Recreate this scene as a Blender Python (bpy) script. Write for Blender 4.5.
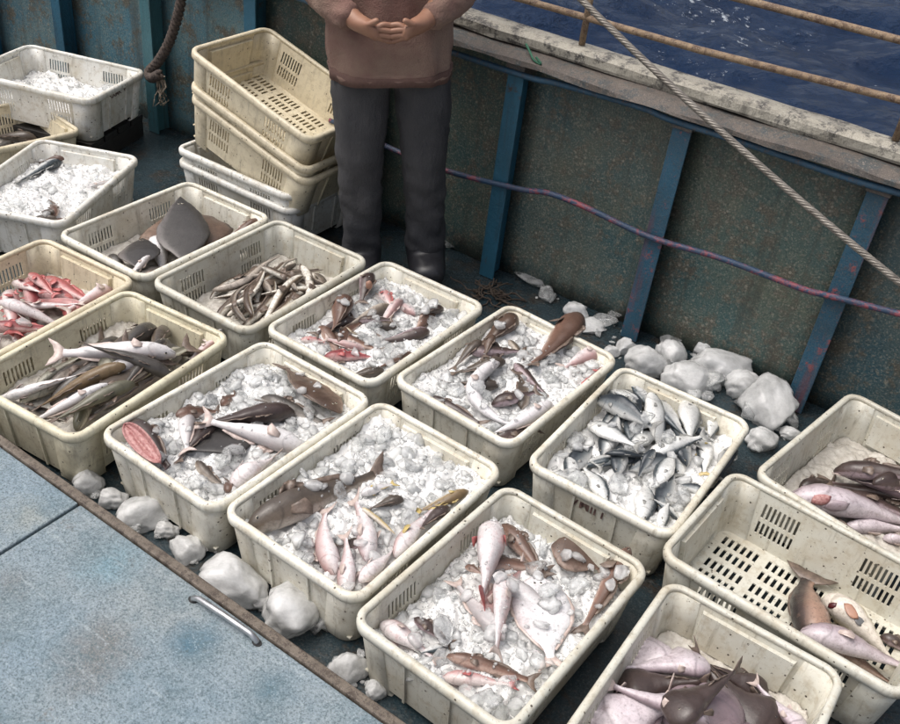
import bpy, bmesh, math, random
import numpy as np
from mathutils import Vector, Matrix, noise
from mathutils.bvhtree import BVHTree
R = math.radians
random.seed(7); rng = np.random.default_rng(7)
scn = bpy.context.scene
for o in list(bpy.data.objects): bpy.data.objects.remove(o)
COL = scn.collection

# ------------------------------------------------------------------ camera
CAM_H, PITCH, ROLL, FPX = 1.864, R(35.46), R(7.536), 970.4
cd = bpy.data.cameras.new('camera'); cam = bpy.data.objects.new('camera', cd); COL.objects.link(cam)
cd.sensor_width = 36; cd.lens = FPX / 900 * 36; cd.clip_start = .05; cd.clip_end = 5000
cam.matrix_world = Matrix.Translation((0, 0, CAM_H)) @ Matrix.Rotation(R(90) - PITCH, 4, 'X') @ Matrix.Rotation(ROLL, 4, 'Z')
scn.camera = cam
# ------------------------------------------------------------------ sky and sun (thin overcast, soft shadows)
SUN_EL, SUN_AZ = R(66), R(-95)          # azimuth measured from +Y towards +X
w = bpy.data.worlds.new('World'); scn.world = w; w.use_nodes = True
wn = w.node_tree.nodes; wl = w.node_tree.links
bg = wn['Background']; sky = wn.new('ShaderNodeTexSky'); sky.sky_type = 'NISHITA'; sky.sun_disc = False
sky.sun_elevation = SUN_EL; sky.sun_rotation = SUN_AZ; sky.air_density = .55; sky.dust_density = 6.0; sky.ozone_density = .6
hs = wn.new('ShaderNodeHueSaturation'); hs.inputs['Saturation'].default_value = .5; wl.new(sky.outputs[0], hs.inputs['Color']); wl.new(hs.outputs[0], bg.inputs[0]); bg.inputs[1].default_value = .15
sd = bpy.data.lights.new('sun', 'SUN'); sd.energy = .8; sd.angle = R(60); sd.color = (1, .965, .9)
sun = bpy.data.objects.new('sun', sd); COL.objects.link(sun)
sun.rotation_euler = Vector((-math.sin(SUN_AZ) * math.cos(SUN_EL), -math.cos(SUN_AZ) * math.cos(SUN_EL), -math.sin(SUN_EL))).to_track_quat('-Z', 'Y').to_euler()
vs = scn.view_settings; vs.view_transform = 'Standard'; vs.look = 'None'; vs.gamma = 1; vs.exposure = .5
scn.render.engine = 'CYCLES'; scn.cycles.max_bounces = 9; scn.cycles.transparent_max_bounces = 24; scn.cycles.diffuse_bounces = 7

# ------------------------------------------------------------------ pixels of the photograph -> directions
_cm = cam.matrix_world.copy()
def ray(px, py):
    d = _cm.to_3x3() @ Vector(((px - 450) / FPX, -(py - 362) / FPX, -1)); return d
def at(px, py, z):
    d = ray(px, py); t = (z - CAM_H) / d.z
    return Vector((d.x * t, d.y * t, z))
def zoomed(ox, oy, s): return lambda x, y: (ox + x / s, oy + y / s)

# ------------------------------------------------------------------ object helpers
def tag(o, label=None, cat=None, group=None, kind=None):
    if label: o['label'] = label
    if cat: o['category'] = cat
    if group: o['group'] = group
    if kind: o['kind'] = kind
    return o
def empty(name, loc=(0, 0, 0), rot=(0, 0, 0)):
    o = bpy.data.objects.new(name, None); COL.objects.link(o); o.location = loc; o.rotation_euler = rot
    o.empty_display_size = .05; return o
def link(name, me, parent=None, mats=(), smooth=False):
    o = bpy.data.objects.new(name, me); COL.objects.link(o)
    if parent is not None: o.parent = parent
    if not me.materials:
        for m in mats: me.materials.append(m)
    if smooth: me.polygons.foreach_set('use_smooth', [True] * len(me.polygons))
    return o
class MB:
    def __init__(s): s.v = []; s.f = []; s.m = []
    def add(s, vs, fs, m=0):
        b = len(s.v); s.v += [tuple(p) for p in vs]; s.f += [tuple(i + b for i in f) for f in fs]; s.m += [m] * len(fs)
    def box(s, a, b, M=None, m=0, bev=0):
        x0, y0, z0 = a; x1, y1, z1 = b
        if bev:
            bm = bmesh.new(); bmesh.ops.create_cube(bm, size=1)
            for q in bm.verts: q.co = Vector(((x0 + x1) / 2 + q.co.x * (x1 - x0), (y0 + y1) / 2 + q.co.y * (y1 - y0), (z0 + z1) / 2 + q.co.z * (z1 - z0)))
            bmesh.ops.bevel(bm, geom=bm.edges[:], offset=bev, segments=2, affect='EDGES', profile=.5)
            vs = [q.co.copy() for q in bm.verts]; bm.verts.index_update(); fs = [[q.index for q in f.verts] for f in bm.faces]; bm.free()
        else:
            vs = [Vector(p) for p in ((x0, y0, z0), (x1, y0, z0), (x1, y1, z0), (x0, y1, z0), (x0, y0, z1), (x1, y0, z1), (x1, y1, z1), (x0, y1, z1))]
            fs = [(3, 2, 1, 0), (4, 5, 6, 7), (0, 1, 5, 4), (1, 2, 6, 5), (2, 3, 7, 6), (3, 0, 4, 7)]
        if M is not None: vs = [M @ q for q in vs]
        s.add(vs, fs, m)
    def tube(s, pts, rad, n=10, caps=True, m=0):
        pts = [Vector(p) for p in pts]; rings = []
        for i, p in enumerate(pts):
            t = (pts[min(i + 1, len(pts) - 1)] - pts[max(i - 1, 0)]).normalized()
            a = t.cross(Vector((0, 0, 1)));
            if a.length < 1e-3: a = t.cross(Vector((0, 1, 0)))
            a.normalize(); b = a.cross(t)
            r = rad[i] if hasattr(rad, '__len__') else rad
            rings.append([p + (a * math.cos(2 * math.pi * k / n) + b * math.sin(2 * math.pi * k / n)) * r for k in range(n)])
        vs = [q for rg in rings for q in rg]; fs = []
        for i in range(len(pts) - 1):
            for k in range(n): fs.append((i * n + k, i * n + (k + 1) % n, (i + 1) * n + (k + 1) % n, (i + 1) * n + k))
        if caps: fs.append(tuple(range(n - 1, -1, -1))); fs.append(tuple((len(pts) - 1) * n + k for k in range(n)))
        s.add(vs, fs, m)
    def mesh(s, name):
        me = bpy.data.meshes.new(name); me.from_pydata(s.v, [], s.f); me.polygons.foreach_set('material_index', s.m)
        bm = bmesh.new(); bm.from_mesh(me); bmesh.ops.recalc_face_normals(bm, faces=bm.faces); bm.to_mesh(me); bm.free(); return me
    def build(s, name, mats, parent=None, smooth=False):
        return link(name, s.mesh(name), parent, mats if isinstance(mats, (list, tuple)) else [mats], smooth)
def grid_sheet(P, th):
    """closed thin sheet from a grid of points, th thick"""
    n, m = len(P), len(P[0]); vs = []; fs = []
    for sgn in (1, -1):
        for i in range(n):
            for j in range(m):
                du = P[min(i + 1, n - 1)][j] - P[max(i - 1, 0)][j]; dv = P[i][min(j + 1, m - 1)] - P[i][max(j - 1, 0)]
                nn = du.cross(dv); nn = nn.normalized() if nn.length > 1e-9 else Vector((0, 0, 1))
                vs.append(P[i][j] + nn * th * .5 * sgn)
    o = n * m
    for i in range(n - 1):
        for j in range(m - 1):
            a, b, c, d = i * m + j, (i + 1) * m + j, (i + 1) * m + j + 1, i * m + j + 1
            fs += [(a, b, c, d), (d + o, c + o, b + o, a + o)]
    loop = [i * m for i in range(n)] + [(n - 1) * m + j for j in range(1, m)] + [i * m + m - 1 for i in range(n - 2, -1, -1)] + [j for j in range(m - 2, 0, -1)]
    for k in range(len(loop)):
        a, b = loop[k], loop[(k + 1) % len(loop)]; fs.append((b, a, a + o, b + o))
    return vs, fs

# ------------------------------------------------------------------ materials
class N:
    def __init__(s, name):
        s.m = bpy.data.materials.new(name); s.m.use_nodes = True; s.t = s.m.node_tree; s.b = s.t.nodes['Principled BSDF']
        s.tc = s.t.nodes.new('ShaderNodeTexCoord')
    def n(s, typ, **kw):
        o = s.t.nodes.new('ShaderNode' + typ)
        for k, v in kw.items(): setattr(o, k, v)
        return o
    def l(s, a, b): s.t.links.new(a, b)
    def noise(s, scale, detail=5, rough=.6, co='Object', off=None, stretch=None):
        o = s.n('TexNoise'); o.inputs['Scale'].default_value = scale; o.inputs['Detail'].default_value = detail; o.inputs['Roughness'].default_value = rough
        v = s.tc.outputs[co] if isinstance(co, str) else co
        if stretch:
            mp = s.n('Mapping'); mp.inputs['Scale'].default_value = stretch; s.l(v, mp.inputs[0]); v = mp.outputs[0]
        s.l(v, o.inputs['Vector']); return o.outputs['Fac']
    def shifted(s):
        """object coordinates moved by a random amount for every object"""
        oi = s.n('ObjectInfo'); ml = s.n('VectorMath', operation='SCALE'); cx = s.n('CombineXYZ')
        for k in range(3): s.l(oi.outputs['Random'], cx.inputs[k])
        s.l(cx.outputs[0], ml.inputs[0]); ml.inputs[3].default_value = 37.0
        ad = s.n('VectorMath', operation='ADD'); s.l(s.tc.outputs['Object'], ad.inputs[0]); s.l(ml.outputs[0], ad.inputs[1]); return ad.outputs[0]
    def ramp(s, fac, stops, interp='LINEAR'):
        o = s.n('ValToRGB'); e = o.color_ramp.elements; o.color_ramp.interpolation = interp
        while len(e) < len(stops): e.new(.5)
        for q, (p, c) in zip(e, stops):
            q.position = p; q.color = (*c, 1) if hasattr(c, '__len__') else (c, c, c, 1)
        s.l(fac, o.inputs[0]); return o.outputs[0]
    def mix(s, fac, a, b, mode='MIX'):
        o = s.n('Mix', data_type='RGBA', blend_type=mode)
        for inp, v in ((o.inputs[0], fac), (o.inputs[6], a), (o.inputs[7], b)):
            if isinstance(v, (int, float)): inp.default_value = v
            elif isinstance(v, tuple): inp.default_value = (*v, 1)
            else: s.l(v, inp)
        return o.outputs[2]
    def math(s, op, a, b=0):
        o = s.n('Math', operation=op)
        for i, v in enumerate((a, b)):
            if isinstance(v, (int, float)): o.inputs[i].default_value = v
            else: s.l(v, o.inputs[i])
        return o.outputs[0]
    def bump(s, h, st=.3, dist=.01):
        o = s.n('Bump'); o.inputs['Strength'].default_value = st; o.inputs['Distance'].default_value = dist; s.l(h, o.inputs['Height']); s.l(o.outputs[0], s.b.inputs['Normal'])
    def set(s, **kw):
        for k, v in kw.items():
            i = s.b.inputs[k.replace('_', ' ')]
            if isinstance(v, tuple): i.default_value = v if i.type == 'VECTOR' else (*v, 1)
            elif isinstance(v, (int, float)): i.default_value = v
            else: s.l(v, i)
        return s.m

def mat_crate():
    q = N('crate_plastic'); oi = q.n('ObjectInfo'); co = q.shifted()
    big = q.noise(7, 4, .6, co); mid = q.noise(38, 6, .7, co); fine = q.noise(160, 3, .6, co)
    base = oi.outputs['Color']
    c = q.mix(q.ramp(big, [(.45, 0), (.7, .55)]), base, (.46, .4, .29))
    c = q.mix(q.ramp(mid, [(.5, 0), (.72, .6)]), c, (.36, .29, .18))
    streak = q.noise(18, 5, .65, co, stretch=(3.2, 3.2, .35))
    c = q.mix(q.ramp(streak, [(.55, 0), (.78, .7)]), c, (.2, .17, .12))
    c = q.mix(q.ramp(fine, [(.63, 0), (.74, .75)]), c, (.12, .1, .07))
    v = q.n('TexVoronoi'); v.inputs['Scale'].default_value = 46; q.l(co, v.inputs['Vector'])
    g = q.math('MULTIPLY', q.math('LESS_THAN', v.outputs['Distance'], .13), q.math('GREATER_THAN', mid, .49))
    c = q.mix(g, c, (.07, .055, .04))
    q.bump(mid, .12, .004)
    return q.set(Base_Color=c, Roughness=.42, Subsurface_Weight=.0)
M = {}
M['crate'] = mat_crate()
def mat_paint(name, base, alt, rust, rust_amt=.55, speck=None, rough=.5, scale=1, spec_amt=.7):
    q = N(name); oi = q.n('ObjectInfo'); co = q.shifted()
    a = q.noise(3 * scale, 6, .65, co); b = q.noise(11 * scale, 8, .75, co); d = q.noise(60 * scale, 4, .7, co); e = q.noise(170 * scale, 3, .6, co)
    c = q.mix(q.ramp(a, [(.35, 0), (.65, 1)]), base, alt)
    c = q.mix(1.0, c, oi.outputs['Color'], 'MULTIPLY')
    rm = q.math('MULTIPLY', b, q.math('ADD', q.math('MULTIPLY', d, .5), .75))
    rf = q.ramp(rm, [(rust_amt, 0), (rust_amt + .1, 1)])
    c = q.mix(rf, c, rust)
    if speck:
        v = q.n('TexVoronoi'); v.inputs['Scale'].default_value = 42 * scale; q.l(co, v.inputs['Vector'])
        sp = q.math('MULTIPLY', q.math('LESS_THAN', q.math('ADD', v.outputs['Distance'], q.math('MULTIPLY', e, .3)), .36), q.ramp(b, [(.4, 0), (.6, spec_amt)]))
        c = q.mix(sp, c, speck)
        c = q.mix(q.ramp(e, [(.54, 0), (.7, .7)]), c, speck)
        c = q.mix(q.ramp(d, [(.56, 0), (.68, .6)]), c, tuple(x * .6 for x in speck))
        c = q.mix(q.ramp(e, [(.34, .6), (.44, 0)]), c, tuple(x * .4 for x in base))
    run = q.noise(9 * scale, 6, .7, co, stretch=(1.6, 1.6, .12)); c = q.mix(q.ramp(run, [(.52, 0), (.7, .65)]), c, tuple(x * .55 for x in rust))
    h = q.math('ADD', q.math('MULTIPLY', d, .6), b)
    q.bump(h, .35, .012)
    return q.set(Base_Color=c, Roughness=rough)
M['panel'] = mat_paint('bulwark_paint', (.04, .092, .108), (.105, .12, .1), (.105, .098, .075), .5, (.32, .3, .24), .5)
M['rib'] = mat_paint('rib_paint', (.022, .11, .175), (.018, .075, .115), (.05, .04, .034), .6, None, .45)
M['ribworn'] = mat_paint('worn_rib_paint', (.022, .1, .165), (.02, .065, .1), (.3, .075, .075), .56, (.12, .11, .1), .5, 1.7, .5)
M['cap'] = mat_paint('cap_paint', (.46, .43, .36), (.28, .26, .21), (.045, .042, .04), .5, (.5, .47, .4), .6, 1.6)
M['board'] = mat_paint('weathered_board', (.12, .1, .085), (.075, .065, .058), (.045, .06, .065), .5, (.24, .2, .17), .7, 2)
M['rust'] = mat_paint('rusty_pipe', (.32, .22, .13), (.19, .12, .07), (.09, .045, .025), .48, (.5, .45, .36), .65, 4)
M['hose'] = mat_paint('blue_conduit', (.03, .09, .15), (.02, .06, .1), (.09, .07, .06), .55, None, .45, 5)
M['hose2'] = mat_paint('red_blue_cable', (.02, .06, .12), (.03, .045, .08), (.24, .06, .075), .5, None, .5, 1.6)
M['deck'] = mat_paint('deck_plate', (.016, .03, .038), (.026, .045, .055), (.04, .033, .027), .52, (.08, .09, .09), .2)
M['trim'] = mat_paint('rusty_edge_bar', (.11, .085, .065), (.17, .14, .11), (.05, .033, .024), .48, (.3, .27, .22), .6, 5)
def mat_hatch():
    q = N('hatch_paint'); co = q.tc.outputs['Object']
    a = q.noise(2.4, 6, .6, co); b = q.noise(7, 8, .7, co); d = q.noise(75, 6, .75, co); e = q.noise(210, 4, .75, co)
    c = q.mix(q.ramp(a, [(.36, 0), (.64, 1)]), (.205, .275, .325), (.255, .295, .31))
    def stain(x, y, r, col, amt):
        vm = q.n('VectorMath', operation='DISTANCE'); mp = q.n('Mapping'); mp.inputs['Scale'].default_value = (1, 1, 0); q.l(co, mp.inputs[0]); q.l(mp.outputs[0], vm.inputs[0]); vm.inputs[1].default_value = (x, y, 0)
        dd = q.math('ADD', q.math('DIVIDE', vm.outputs['Value'], r), q.math('MULTIPLY', q.math('SUBTRACT', b, .5), 2.6))
        return q.mix(q.ramp(dd, [(.1, amt), (1.0, 0)]), c, col)
    for (x, y), r, col, amt in HSTAIN: c = stain(x, y, r, col, amt)
    c = q.mix(q.ramp(b, [(.47, 0), (.72, .8)]), c, (.1, .165, .195))
    sc_ = q.noise(30, 5, .7, co, stretch=(.12, 1, 1)); c = q.mix(q.ramp(sc_, [(.6, 0), (.7, .5)]), c, (.42, .47, .49))
    rs_ = q.noise(9, 7, .75, co); c = q.mix(q.ramp(rs_, [(.62, 0), (.7, .7)]), c, (.13, .1, .075))
    c = q.mix(q.ramp(q.math('MULTIPLY', d, q.math('ADD', b, .5)), [(.58, 0), (.7, .6)]), c, (.09, .125, .14))
    c = q.mix(q.ramp(e, [(.5, 0), (.62, .9)]), c, (.07, .105, .12))
    c = q.mix(q.ramp(e, [(.32, .6), (.43, 0)]), c, (.47, .53, .56))
    q.bump(q.math('ADD', d, q.math('MULTIPLY', e, .8)), .6, .006)
    return q.set(Base_Color=c, Roughness=.55)
_h0 = at(0, 435, .14); _hd = (at(405, 724, .14) - _h0).normalized(); _hn = Vector((_hd.y, -_hd.x, 0)); _hn = _hn if _hn.y < 0 else -_hn
def hloc(px, py): p = at(px, py, .14) - _h0; return p.dot(_hd), p.dot(_hn)
HSTAIN = [(hloc(95, 655), .11, (.15, .145, .135), .75), (hloc(10, 590), .06, (.12, .12, .115), .6), (hloc(195, 645), .07, (.035, .12, .18), .85), (hloc(270, 690), .06, (.04, .12, .17), .7), (hloc(110, 560), .1, (.12, .27, .34), .6), (hloc(30, 515), .08, (.3, .31, .27), .6)]
M['hatch'] = mat_hatch()
def simple(name, col, rough=.5, metal=0, alt=None, scale=20, bump=0):
    q = N(name)
    if alt:
        nz = q.noise(scale, 5, .65, q.shifted()); c = q.mix(q.ramp(nz, [(.35, 0), (.65, 1)]), col, alt)
        if bump: q.bump(nz, bump, .006)
    else: c = col
    return q.set(Base_Color=c, Roughness=rough, Metallic=metal)
M['chrome'] = simple('worn_steel', (.62, .63, .64), .28, .9, (.4, .4, .4), 60)
M['black'] = simple('hole_shade_black', (.012, .012, .013), .6)  # black that paints the shade inside the handle holes
M['wire'] = simple('wire_strand', (.3, .275, .24), .45, .35, (.12, .105, .09), 35)
M['hemp'] = simple('old_rope', (.045, .034, .03), .85, 0, (.1, .075, .06), 60, .4)
M['fray'] = simple('frayed_fibre', (.3, .25, .19), .9, 0, (.16, .13, .1), 60)
M['ink'] = simple('faded_ink', (.06, .03, .03), .7, 0, (.2, .13, .11), 90)
M['netting'] = simple('dark_net_twine', (.03, .022, .018), .8, 0, (.07, .05, .035), 50)
M['pallet'] = simple('wet_dark_wood', (.018, .016, .016), .5, 0, (.03, .027, .024), 30, .3)
M['green'] = simple('green_twine', (.03, .12, .07), .8)
def mat_sea():
    q = N('sea_water'); nz = q.noise(1.1, 8, .6); n2 = q.noise(7, 8, .7); n3 = q.noise(.45, 4, .5)
    foam = q.ramp(q.math('MULTIPLY', n2, q.math('ADD', n3, .5)), [(.66, 0), (.72, .85)])
    c = q.mix(foam, q.mix(nz, (.002, .012, .042), (.01, .034, .088)), (.6, .65, .7))
    q.bump(q.math('ADD', q.math('MULTIPLY', n2, .35), q.math('MULTIPLY', nz, 1.8)), 1.0, .3)
    return q.set(Base_Color=c, Roughness=.1, IOR=1.33)
M['sea'] = mat_sea()
def mat_ice(name, col, col2, clear, rough, transl=.4, sc=26, spread=.2, bst=.3, bd=.005):
    """wet melting ice: milky scatter and clear patches under a glossy water film"""
    q = N(name); co = q.shifted(); a = q.noise(sc, 5, .65, co); d = q.noise(sc * 5, 4, .7, co)
    c = q.mix(q.ramp(a, [(.35, 0), (.65, 1)]), col, col2)
    bp = q.n('Bump'); bp.inputs['Strength'].default_value = bst; bp.inputs['Distance'].default_value = bd; q.l(q.math('ADD', a, q.math('MULTIPLY', d, .6)), bp.inputs['Height'])
    df = q.n('BsdfDiffuse'); tl = q.n('BsdfTranslucent'); gl = q.n('BsdfTransparent'); gs = q.n('BsdfGlossy'); fr = q.n('Fresnel')
    for o in (df, tl, gs, fr): q.l(bp.outputs[0], o.inputs['Normal'])
    q.l(c, df.inputs[0]); q.l(c, tl.inputs[0]); gl.inputs[0].default_value = (.985, .995, .995, 1); gs.inputs[0].default_value = (1, 1, 1, 1); gs.inputs['Roughness'].default_value = rough; fr.inputs['IOR'].default_value = 1.42
    def mx(f, x, y):
        o = q.n('MixShader'); (q.l(f, o.inputs[0]) if not isinstance(f, float) else setattr(o.inputs[0], 'default_value', f)); q.l(x, o.inputs[1]); q.l(y, o.inputs[2]); return o.outputs[0]
    m1 = mx(transl, df.outputs[0], tl.outputs[0])
    if clear > 0: m1 = mx(q.ramp(a, [(.3, max(0, clear - spread)), (.7, min(.95, clear + spread))]), m1, gl.outputs[0])
    q.l(mx(fr.outputs[0], m1, gs.outputs[0]), q.t.nodes['Material Output'].inputs[0]); q.t.nodes.remove(q.b)
    return q.m
M['ice'] = mat_ice('melting_ice', (.93, .935, .93), (.89, .895, .89), .58, .07, .3, 22, .26, .12)
M['icechunk'] = mat_ice('ice_chunk', (.95, .955, .95), (.9, .905, .895), .2, .12, .3, 1.1, .26, .15, .04)
M['icelump'] = mat_ice('clear_ice', (.92, .93, .925), (.9, .905, .9), .7, .05, .3, 1.6, .22, .15, .08)
M['icebed'] = mat_ice('crushed_ice_bed', (.88, .88, .87), (.8, .8, .785), 0, .2, .15, 60, 0, .4, .006)
M['icewarm'] = mat_ice('fish_stained_ice', (.7, .67, .61), (.5, .46, .4), 0, .22, .15, 50, 0, .45, .006)

def mat_fish(name, back, side, belly, spot=None, p=(.25, .5, .72), rough=.3, spots=.62, metal=0, nscale=26, blotch=.25):
    q = N(name); co = q.shifted()
    at_ = q.n('Attribute', attribute_name='fd'); fs = q.n('Attribute', attribute_name='fs')
    nz = q.noise(nscale, 6, .7, co); fine = q.noise(140, 5, .7, co); mid = q.noise(55, 5, .65, co)
    d = q.math('ADD', q.math('MULTIPLY', at_.outputs['Fac'], .5), .5)
    d = q.math('ADD', d, q.math('MULTIPLY', q.math('SUBTRACT', nz, .5), blotch * 2))
    d = q.math('ADD', d, q.math('MULTIPLY', q.math('SUBTRACT', fine, .5), .2))
    c = q.ramp(d, [(p[0], belly), (p[1], side), (p[2], back)])
    if spot: c = q.mix(q.ramp(mid, [(spots - .1, 0), (spots + .1, .55)]), c, spot)
    c = q.mix(1.0, c, q.ramp(nz, [(.3, .72), (.7, 1.12)]), 'MULTIPLY')
    c = q.mix(q.ramp(fine, [(.32, .5), (.48, 0)]), c, tuple(x * .4 for x in side))
    # gill cover edge, only on the flank
    g = q.math('ABSOLUTE', q.math('SUBTRACT', q.math('ADD', fs.outputs['Fac'], q.math('MULTIPLY', q.math('MULTIPLY', at_.outputs['Fac'], at_.outputs['Fac']), .07)), .235))
    gm = q.math('MULTIPLY', q.ramp(g, [(.0, 1), (.016, 0)]), q.math('MULTIPLY', nz, .9))
    c = q.mix(gm, c, tuple(x * .3 for x in side))
    # mouth slit
    ms = q.math('MULTIPLY', q.ramp(q.math('ABSOLUTE', q.math('ADD', at_.outputs['Fac'], .22)), [(.03, 1), (.12, 0)]), q.ramp(fs.outputs['Fac'], [(.045, .8), (.075, 0)]))
    c = q.mix(ms, c, tuple(x * .18 for x in side))
    q.bump(q.math('ADD', fine, q.math('MULTIPLY', mid, .8)), .3, .004)
    rg = q.math('ADD', q.math('MULTIPLY', mid, .3), rough - .08)
    return q.set(Base_Color=c, Roughness=rg, Metallic=metal, Coat_Weight=.35, Coat_Roughness=.14, Specular_IOR_Level=.35)
F = {}
F['silver'] = mat_fish('silver_scales', (.05, .065, .075), (.6, .61, .6), (.82, .82, .79), None, (.3, .66, .84), .24, metal=.2, blotch=.1)
F['darksilver'] = mat_fish('dark_silver_scales', (.028, .036, .045), (.16, .18, .19), (.6, .6, .58), None, (.2, .45, .7), .26, metal=.2, blotch=.12)
F['brown'] = mat_fish('brown_skin', (.08, .064, .052), (.16, .125, .095), (.5, .44, .38), (.045, .036, .03), (.08, .3, .66))
F['greybrown'] = mat_fish('grey_brown_skin', (.065, .058, .052), (.13, .112, .094), (.5, .46, .42), (.035, .03, .027), (.1, .3, .66))
F['tan'] = mat_fish('tan_skin', (.17, .115, .06), (.33, .24, .13), (.6, .54, .44), (.08, .055, .03), (.15, .38, .7))
F['white'] = mat_fish('pale_belly_skin', (.34, .31, .31), (.64, .62, .62), (.76, .74, .74), (.5, .4, .39), (.2, .45, .9), .3, .64, blotch=.2)
F['pinkwhite'] = mat_fish('pink_white_skin', (.36, .22, .21), (.6, .47, .46), (.73, .68, .68), (.5, .27, .27), (.2, .5, .85), .28, .62)
F['red'] = mat_fish('red_skin', (.36, .085, .08), (.48, .19, .18), (.7, .5, .48), (.28, .06, .06), (.15, .42, .68), .28)
F['darkred'] = mat_fish('dark_red_skin', (.24, .05, .055), (.36, .12, .12), (.55, .36, .35), (.17, .035, .04), (.1, .3, .6), .28)
F['pink'] = mat_fish('pink_skin', (.46, .22, .21), (.6, .38, .37), (.72, .62, .6), (.42, .16, .16), (.2, .48, .75), .28)
F['redbrown'] = mat_fish('red_brown_skin', (.12, .07, .052), (.22, .125, .092), (.5, .37, .31), (.065, .04, .03), (.1, .35, .7))
F['eel'] = mat_fish('striped_eel_skin', (.075, .052, .038), (.26, .2, .14), (.8, .76, .68), (.06, .04, .03), (.3, .5, .62), .28, .6, nscale=60, blotch=.12)
F['whiteeel'] = mat_fish('white_eel_skin', (.5, .47, .47), (.72, .69, .7), (.8, .78, .79), None, (.2, .5, .8), .25)
F['flatdark'] = mat_fish('slate_flatfish_skin', (.036, .033, .032), (.05, .045, .042), (.2, .18, .17), (.022, .02, .02), (.0, .2, .6), .45, blotch=.15)
F['flatbrown'] = mat_fish('brown_flatfish_skin', (.1, .064, .047), (.15, .092, .066), (.34, .25, .2), (.062, .04, .03), (.0, .2, .6), .36, .58)
F['flatwhite'] = mat_fish('white_flatfish_belly', (.7, .69, .7), (.74, .72, .73), (.6, .52, .53), (.6, .5, .5), (.0, .2, .6), .32, .66)
F['monk'] = mat_fish('purple_brown_monk_skin', (.06, .042, .038), (.1, .068, .063), (.42, .33, .35), (.036, .025, .023), (.06, .25, .6), .26)
F['monkpale'] = mat_fish('pale_purple_monk_skin', (.22, .165, .18), (.44, .36, .39), (.62, .55, .58), (.2, .13, .14), (.15, .45, .85), .26, .62)
F['yellow'] = mat_fish('yellow_white_skin', (.5, .38, .16), (.62, .52, .34), (.72, .66, .58), (.2, .15, .1), (.2, .5, .8), .26, .64)
F['green'] = mat_fish('olive_skin', (.12, .115, .08), (.24, .22, .17), (.6, .58, .48), (.1, .1, .06), (.2, .4, .7))
M['fin'] = simple('fin_membrane', (.2, .15, .12), .4, 0, (.1, .075, .06), 80)
M['palefin'] = simple('pale_fin_membrane', (.62, .52, .48), .38, 0, (.45, .36, .32), 80)
M['redfin'] = simple('red_fin_membrane', (.5, .15, .14), .38, 0, (.35, .09, .09), 80)
M['yellowfin'] = simple('yellow_fin_membrane', (.55, .42, .12), .4, 0, (.45, .36, .2), 80)
M['silverfin'] = simple('silver_fin_membrane', (.36, .36, .34), .35, .1, (.2, .2, .19), 80)
M['eye'] = simple('eye_ring', (.5, .46, .36), .15)
M['pupil'] = simple('pupil', (.008, .008, .01), .08)
M['mouth'] = simple('mouth_lining', (.42, .13, .13), .3, 0, (.25, .05, .06), 60)
M['gape'] = simple('raw_pink_flesh', (.52, .3, .28), .35, 0, (.3, .1, .1), 110, .5)
M['mouthdark'] = simple('dark_mouth', (.07, .012, .014), .3)
M['orange'] = simple('orange_flesh', (.4, .21, .13), .4, 0, (.3, .17, .13), 40)
M['slate'] = simple('bruised_skin', (.13, .14, .15), .4, 0, (.22, .2, .19), 50)
F['bellytan'] = mat_fish('tan_belly_skin', (.03, .024, .024), (.075, .052, .046), (.36, .23, .17), (.24, .15, .11), (.16, .42, .62), .32, .66, blotch=.15)

# ------------------------------------------------------------------ setting: deck, sea
def rect_sheet(name, x0, x1, y0, y1, z, mat, nx=2, ny=2, fn=None):
    vs = []; fs = []
    for j in range(ny):
        for i in range(nx):
            x = x0 + (x1 - x0) * i / (nx - 1); y = y0 + (y1 - y0) * j / (ny - 1)
            vs.append((x, y, z + (fn(x, y) if fn else 0)))
    for j in range(ny - 1):
        for i in range(nx - 1): fs.append((j * nx + i, j * nx + i + 1, (j + 1) * nx + i + 1, (j + 1) * nx + i))
    me = bpy.data.meshes.new(name); me.from_pydata(vs, [], fs); o = link(name, me, None, [mat], True); return o
# the bulwark's own frame: u runs along it (towards lower right), n points outboard
BU = Vector((.8671, -.4981, 0)); BN = Vector((.4981, .8671, 0)); B0 = Vector((.603, 2.877, 0)) + BN * .03
def bw(u, n, z): return B0 + BU * u + BN * n + Vector((0, 0, z))
BM = Matrix(((BU.x, BN.x, 0, B0.x), (BU.y, BN.y, 0, B0.y), (0, 0, 1, 0), (0, 0, 0, 1)))
mb = MB(); mb.box((-6, -9, -.03), (6, .1, 0), BM)
tag(mb.build('deck', M['deck']), kind='structure')
def wave(x, y):
    return .3 * noise.noise(Vector((x * .35, y * .5, 1))) + .18 * noise.noise(Vector((x * .9 + 3, y * 1.3, 4))) + .07 * noise.noise(Vector((x * 2.6, y * 3.3, 9)))
mb = MB()
nx, ny = 260, 220; vs_ = []; fs_ = []
ss = [-14 + 46 * i / (nx - 1) for i in range(nx)]
nn_ = [.12 + 34 * (j / (ny - 1)) ** 1.3 for j in range(ny)]
for n_ in nn_:
    for s_ in ss:
        p = bw(s_ - 6, n_, 0); edge = min(1, (34 - n_) / 4, (s_ + 14) / 3, (32 - s_) / 3)
        vs_.append((p.x, p.y, -1.75 + wave(p.x, p.y) * max(0, edge)))
for j in range(ny - 1):
    for i in range(nx - 1): fs_.append((j * nx + i, j * nx + i + 1, (j + 1) * nx + i + 1, (j + 1) * nx + i))
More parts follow.
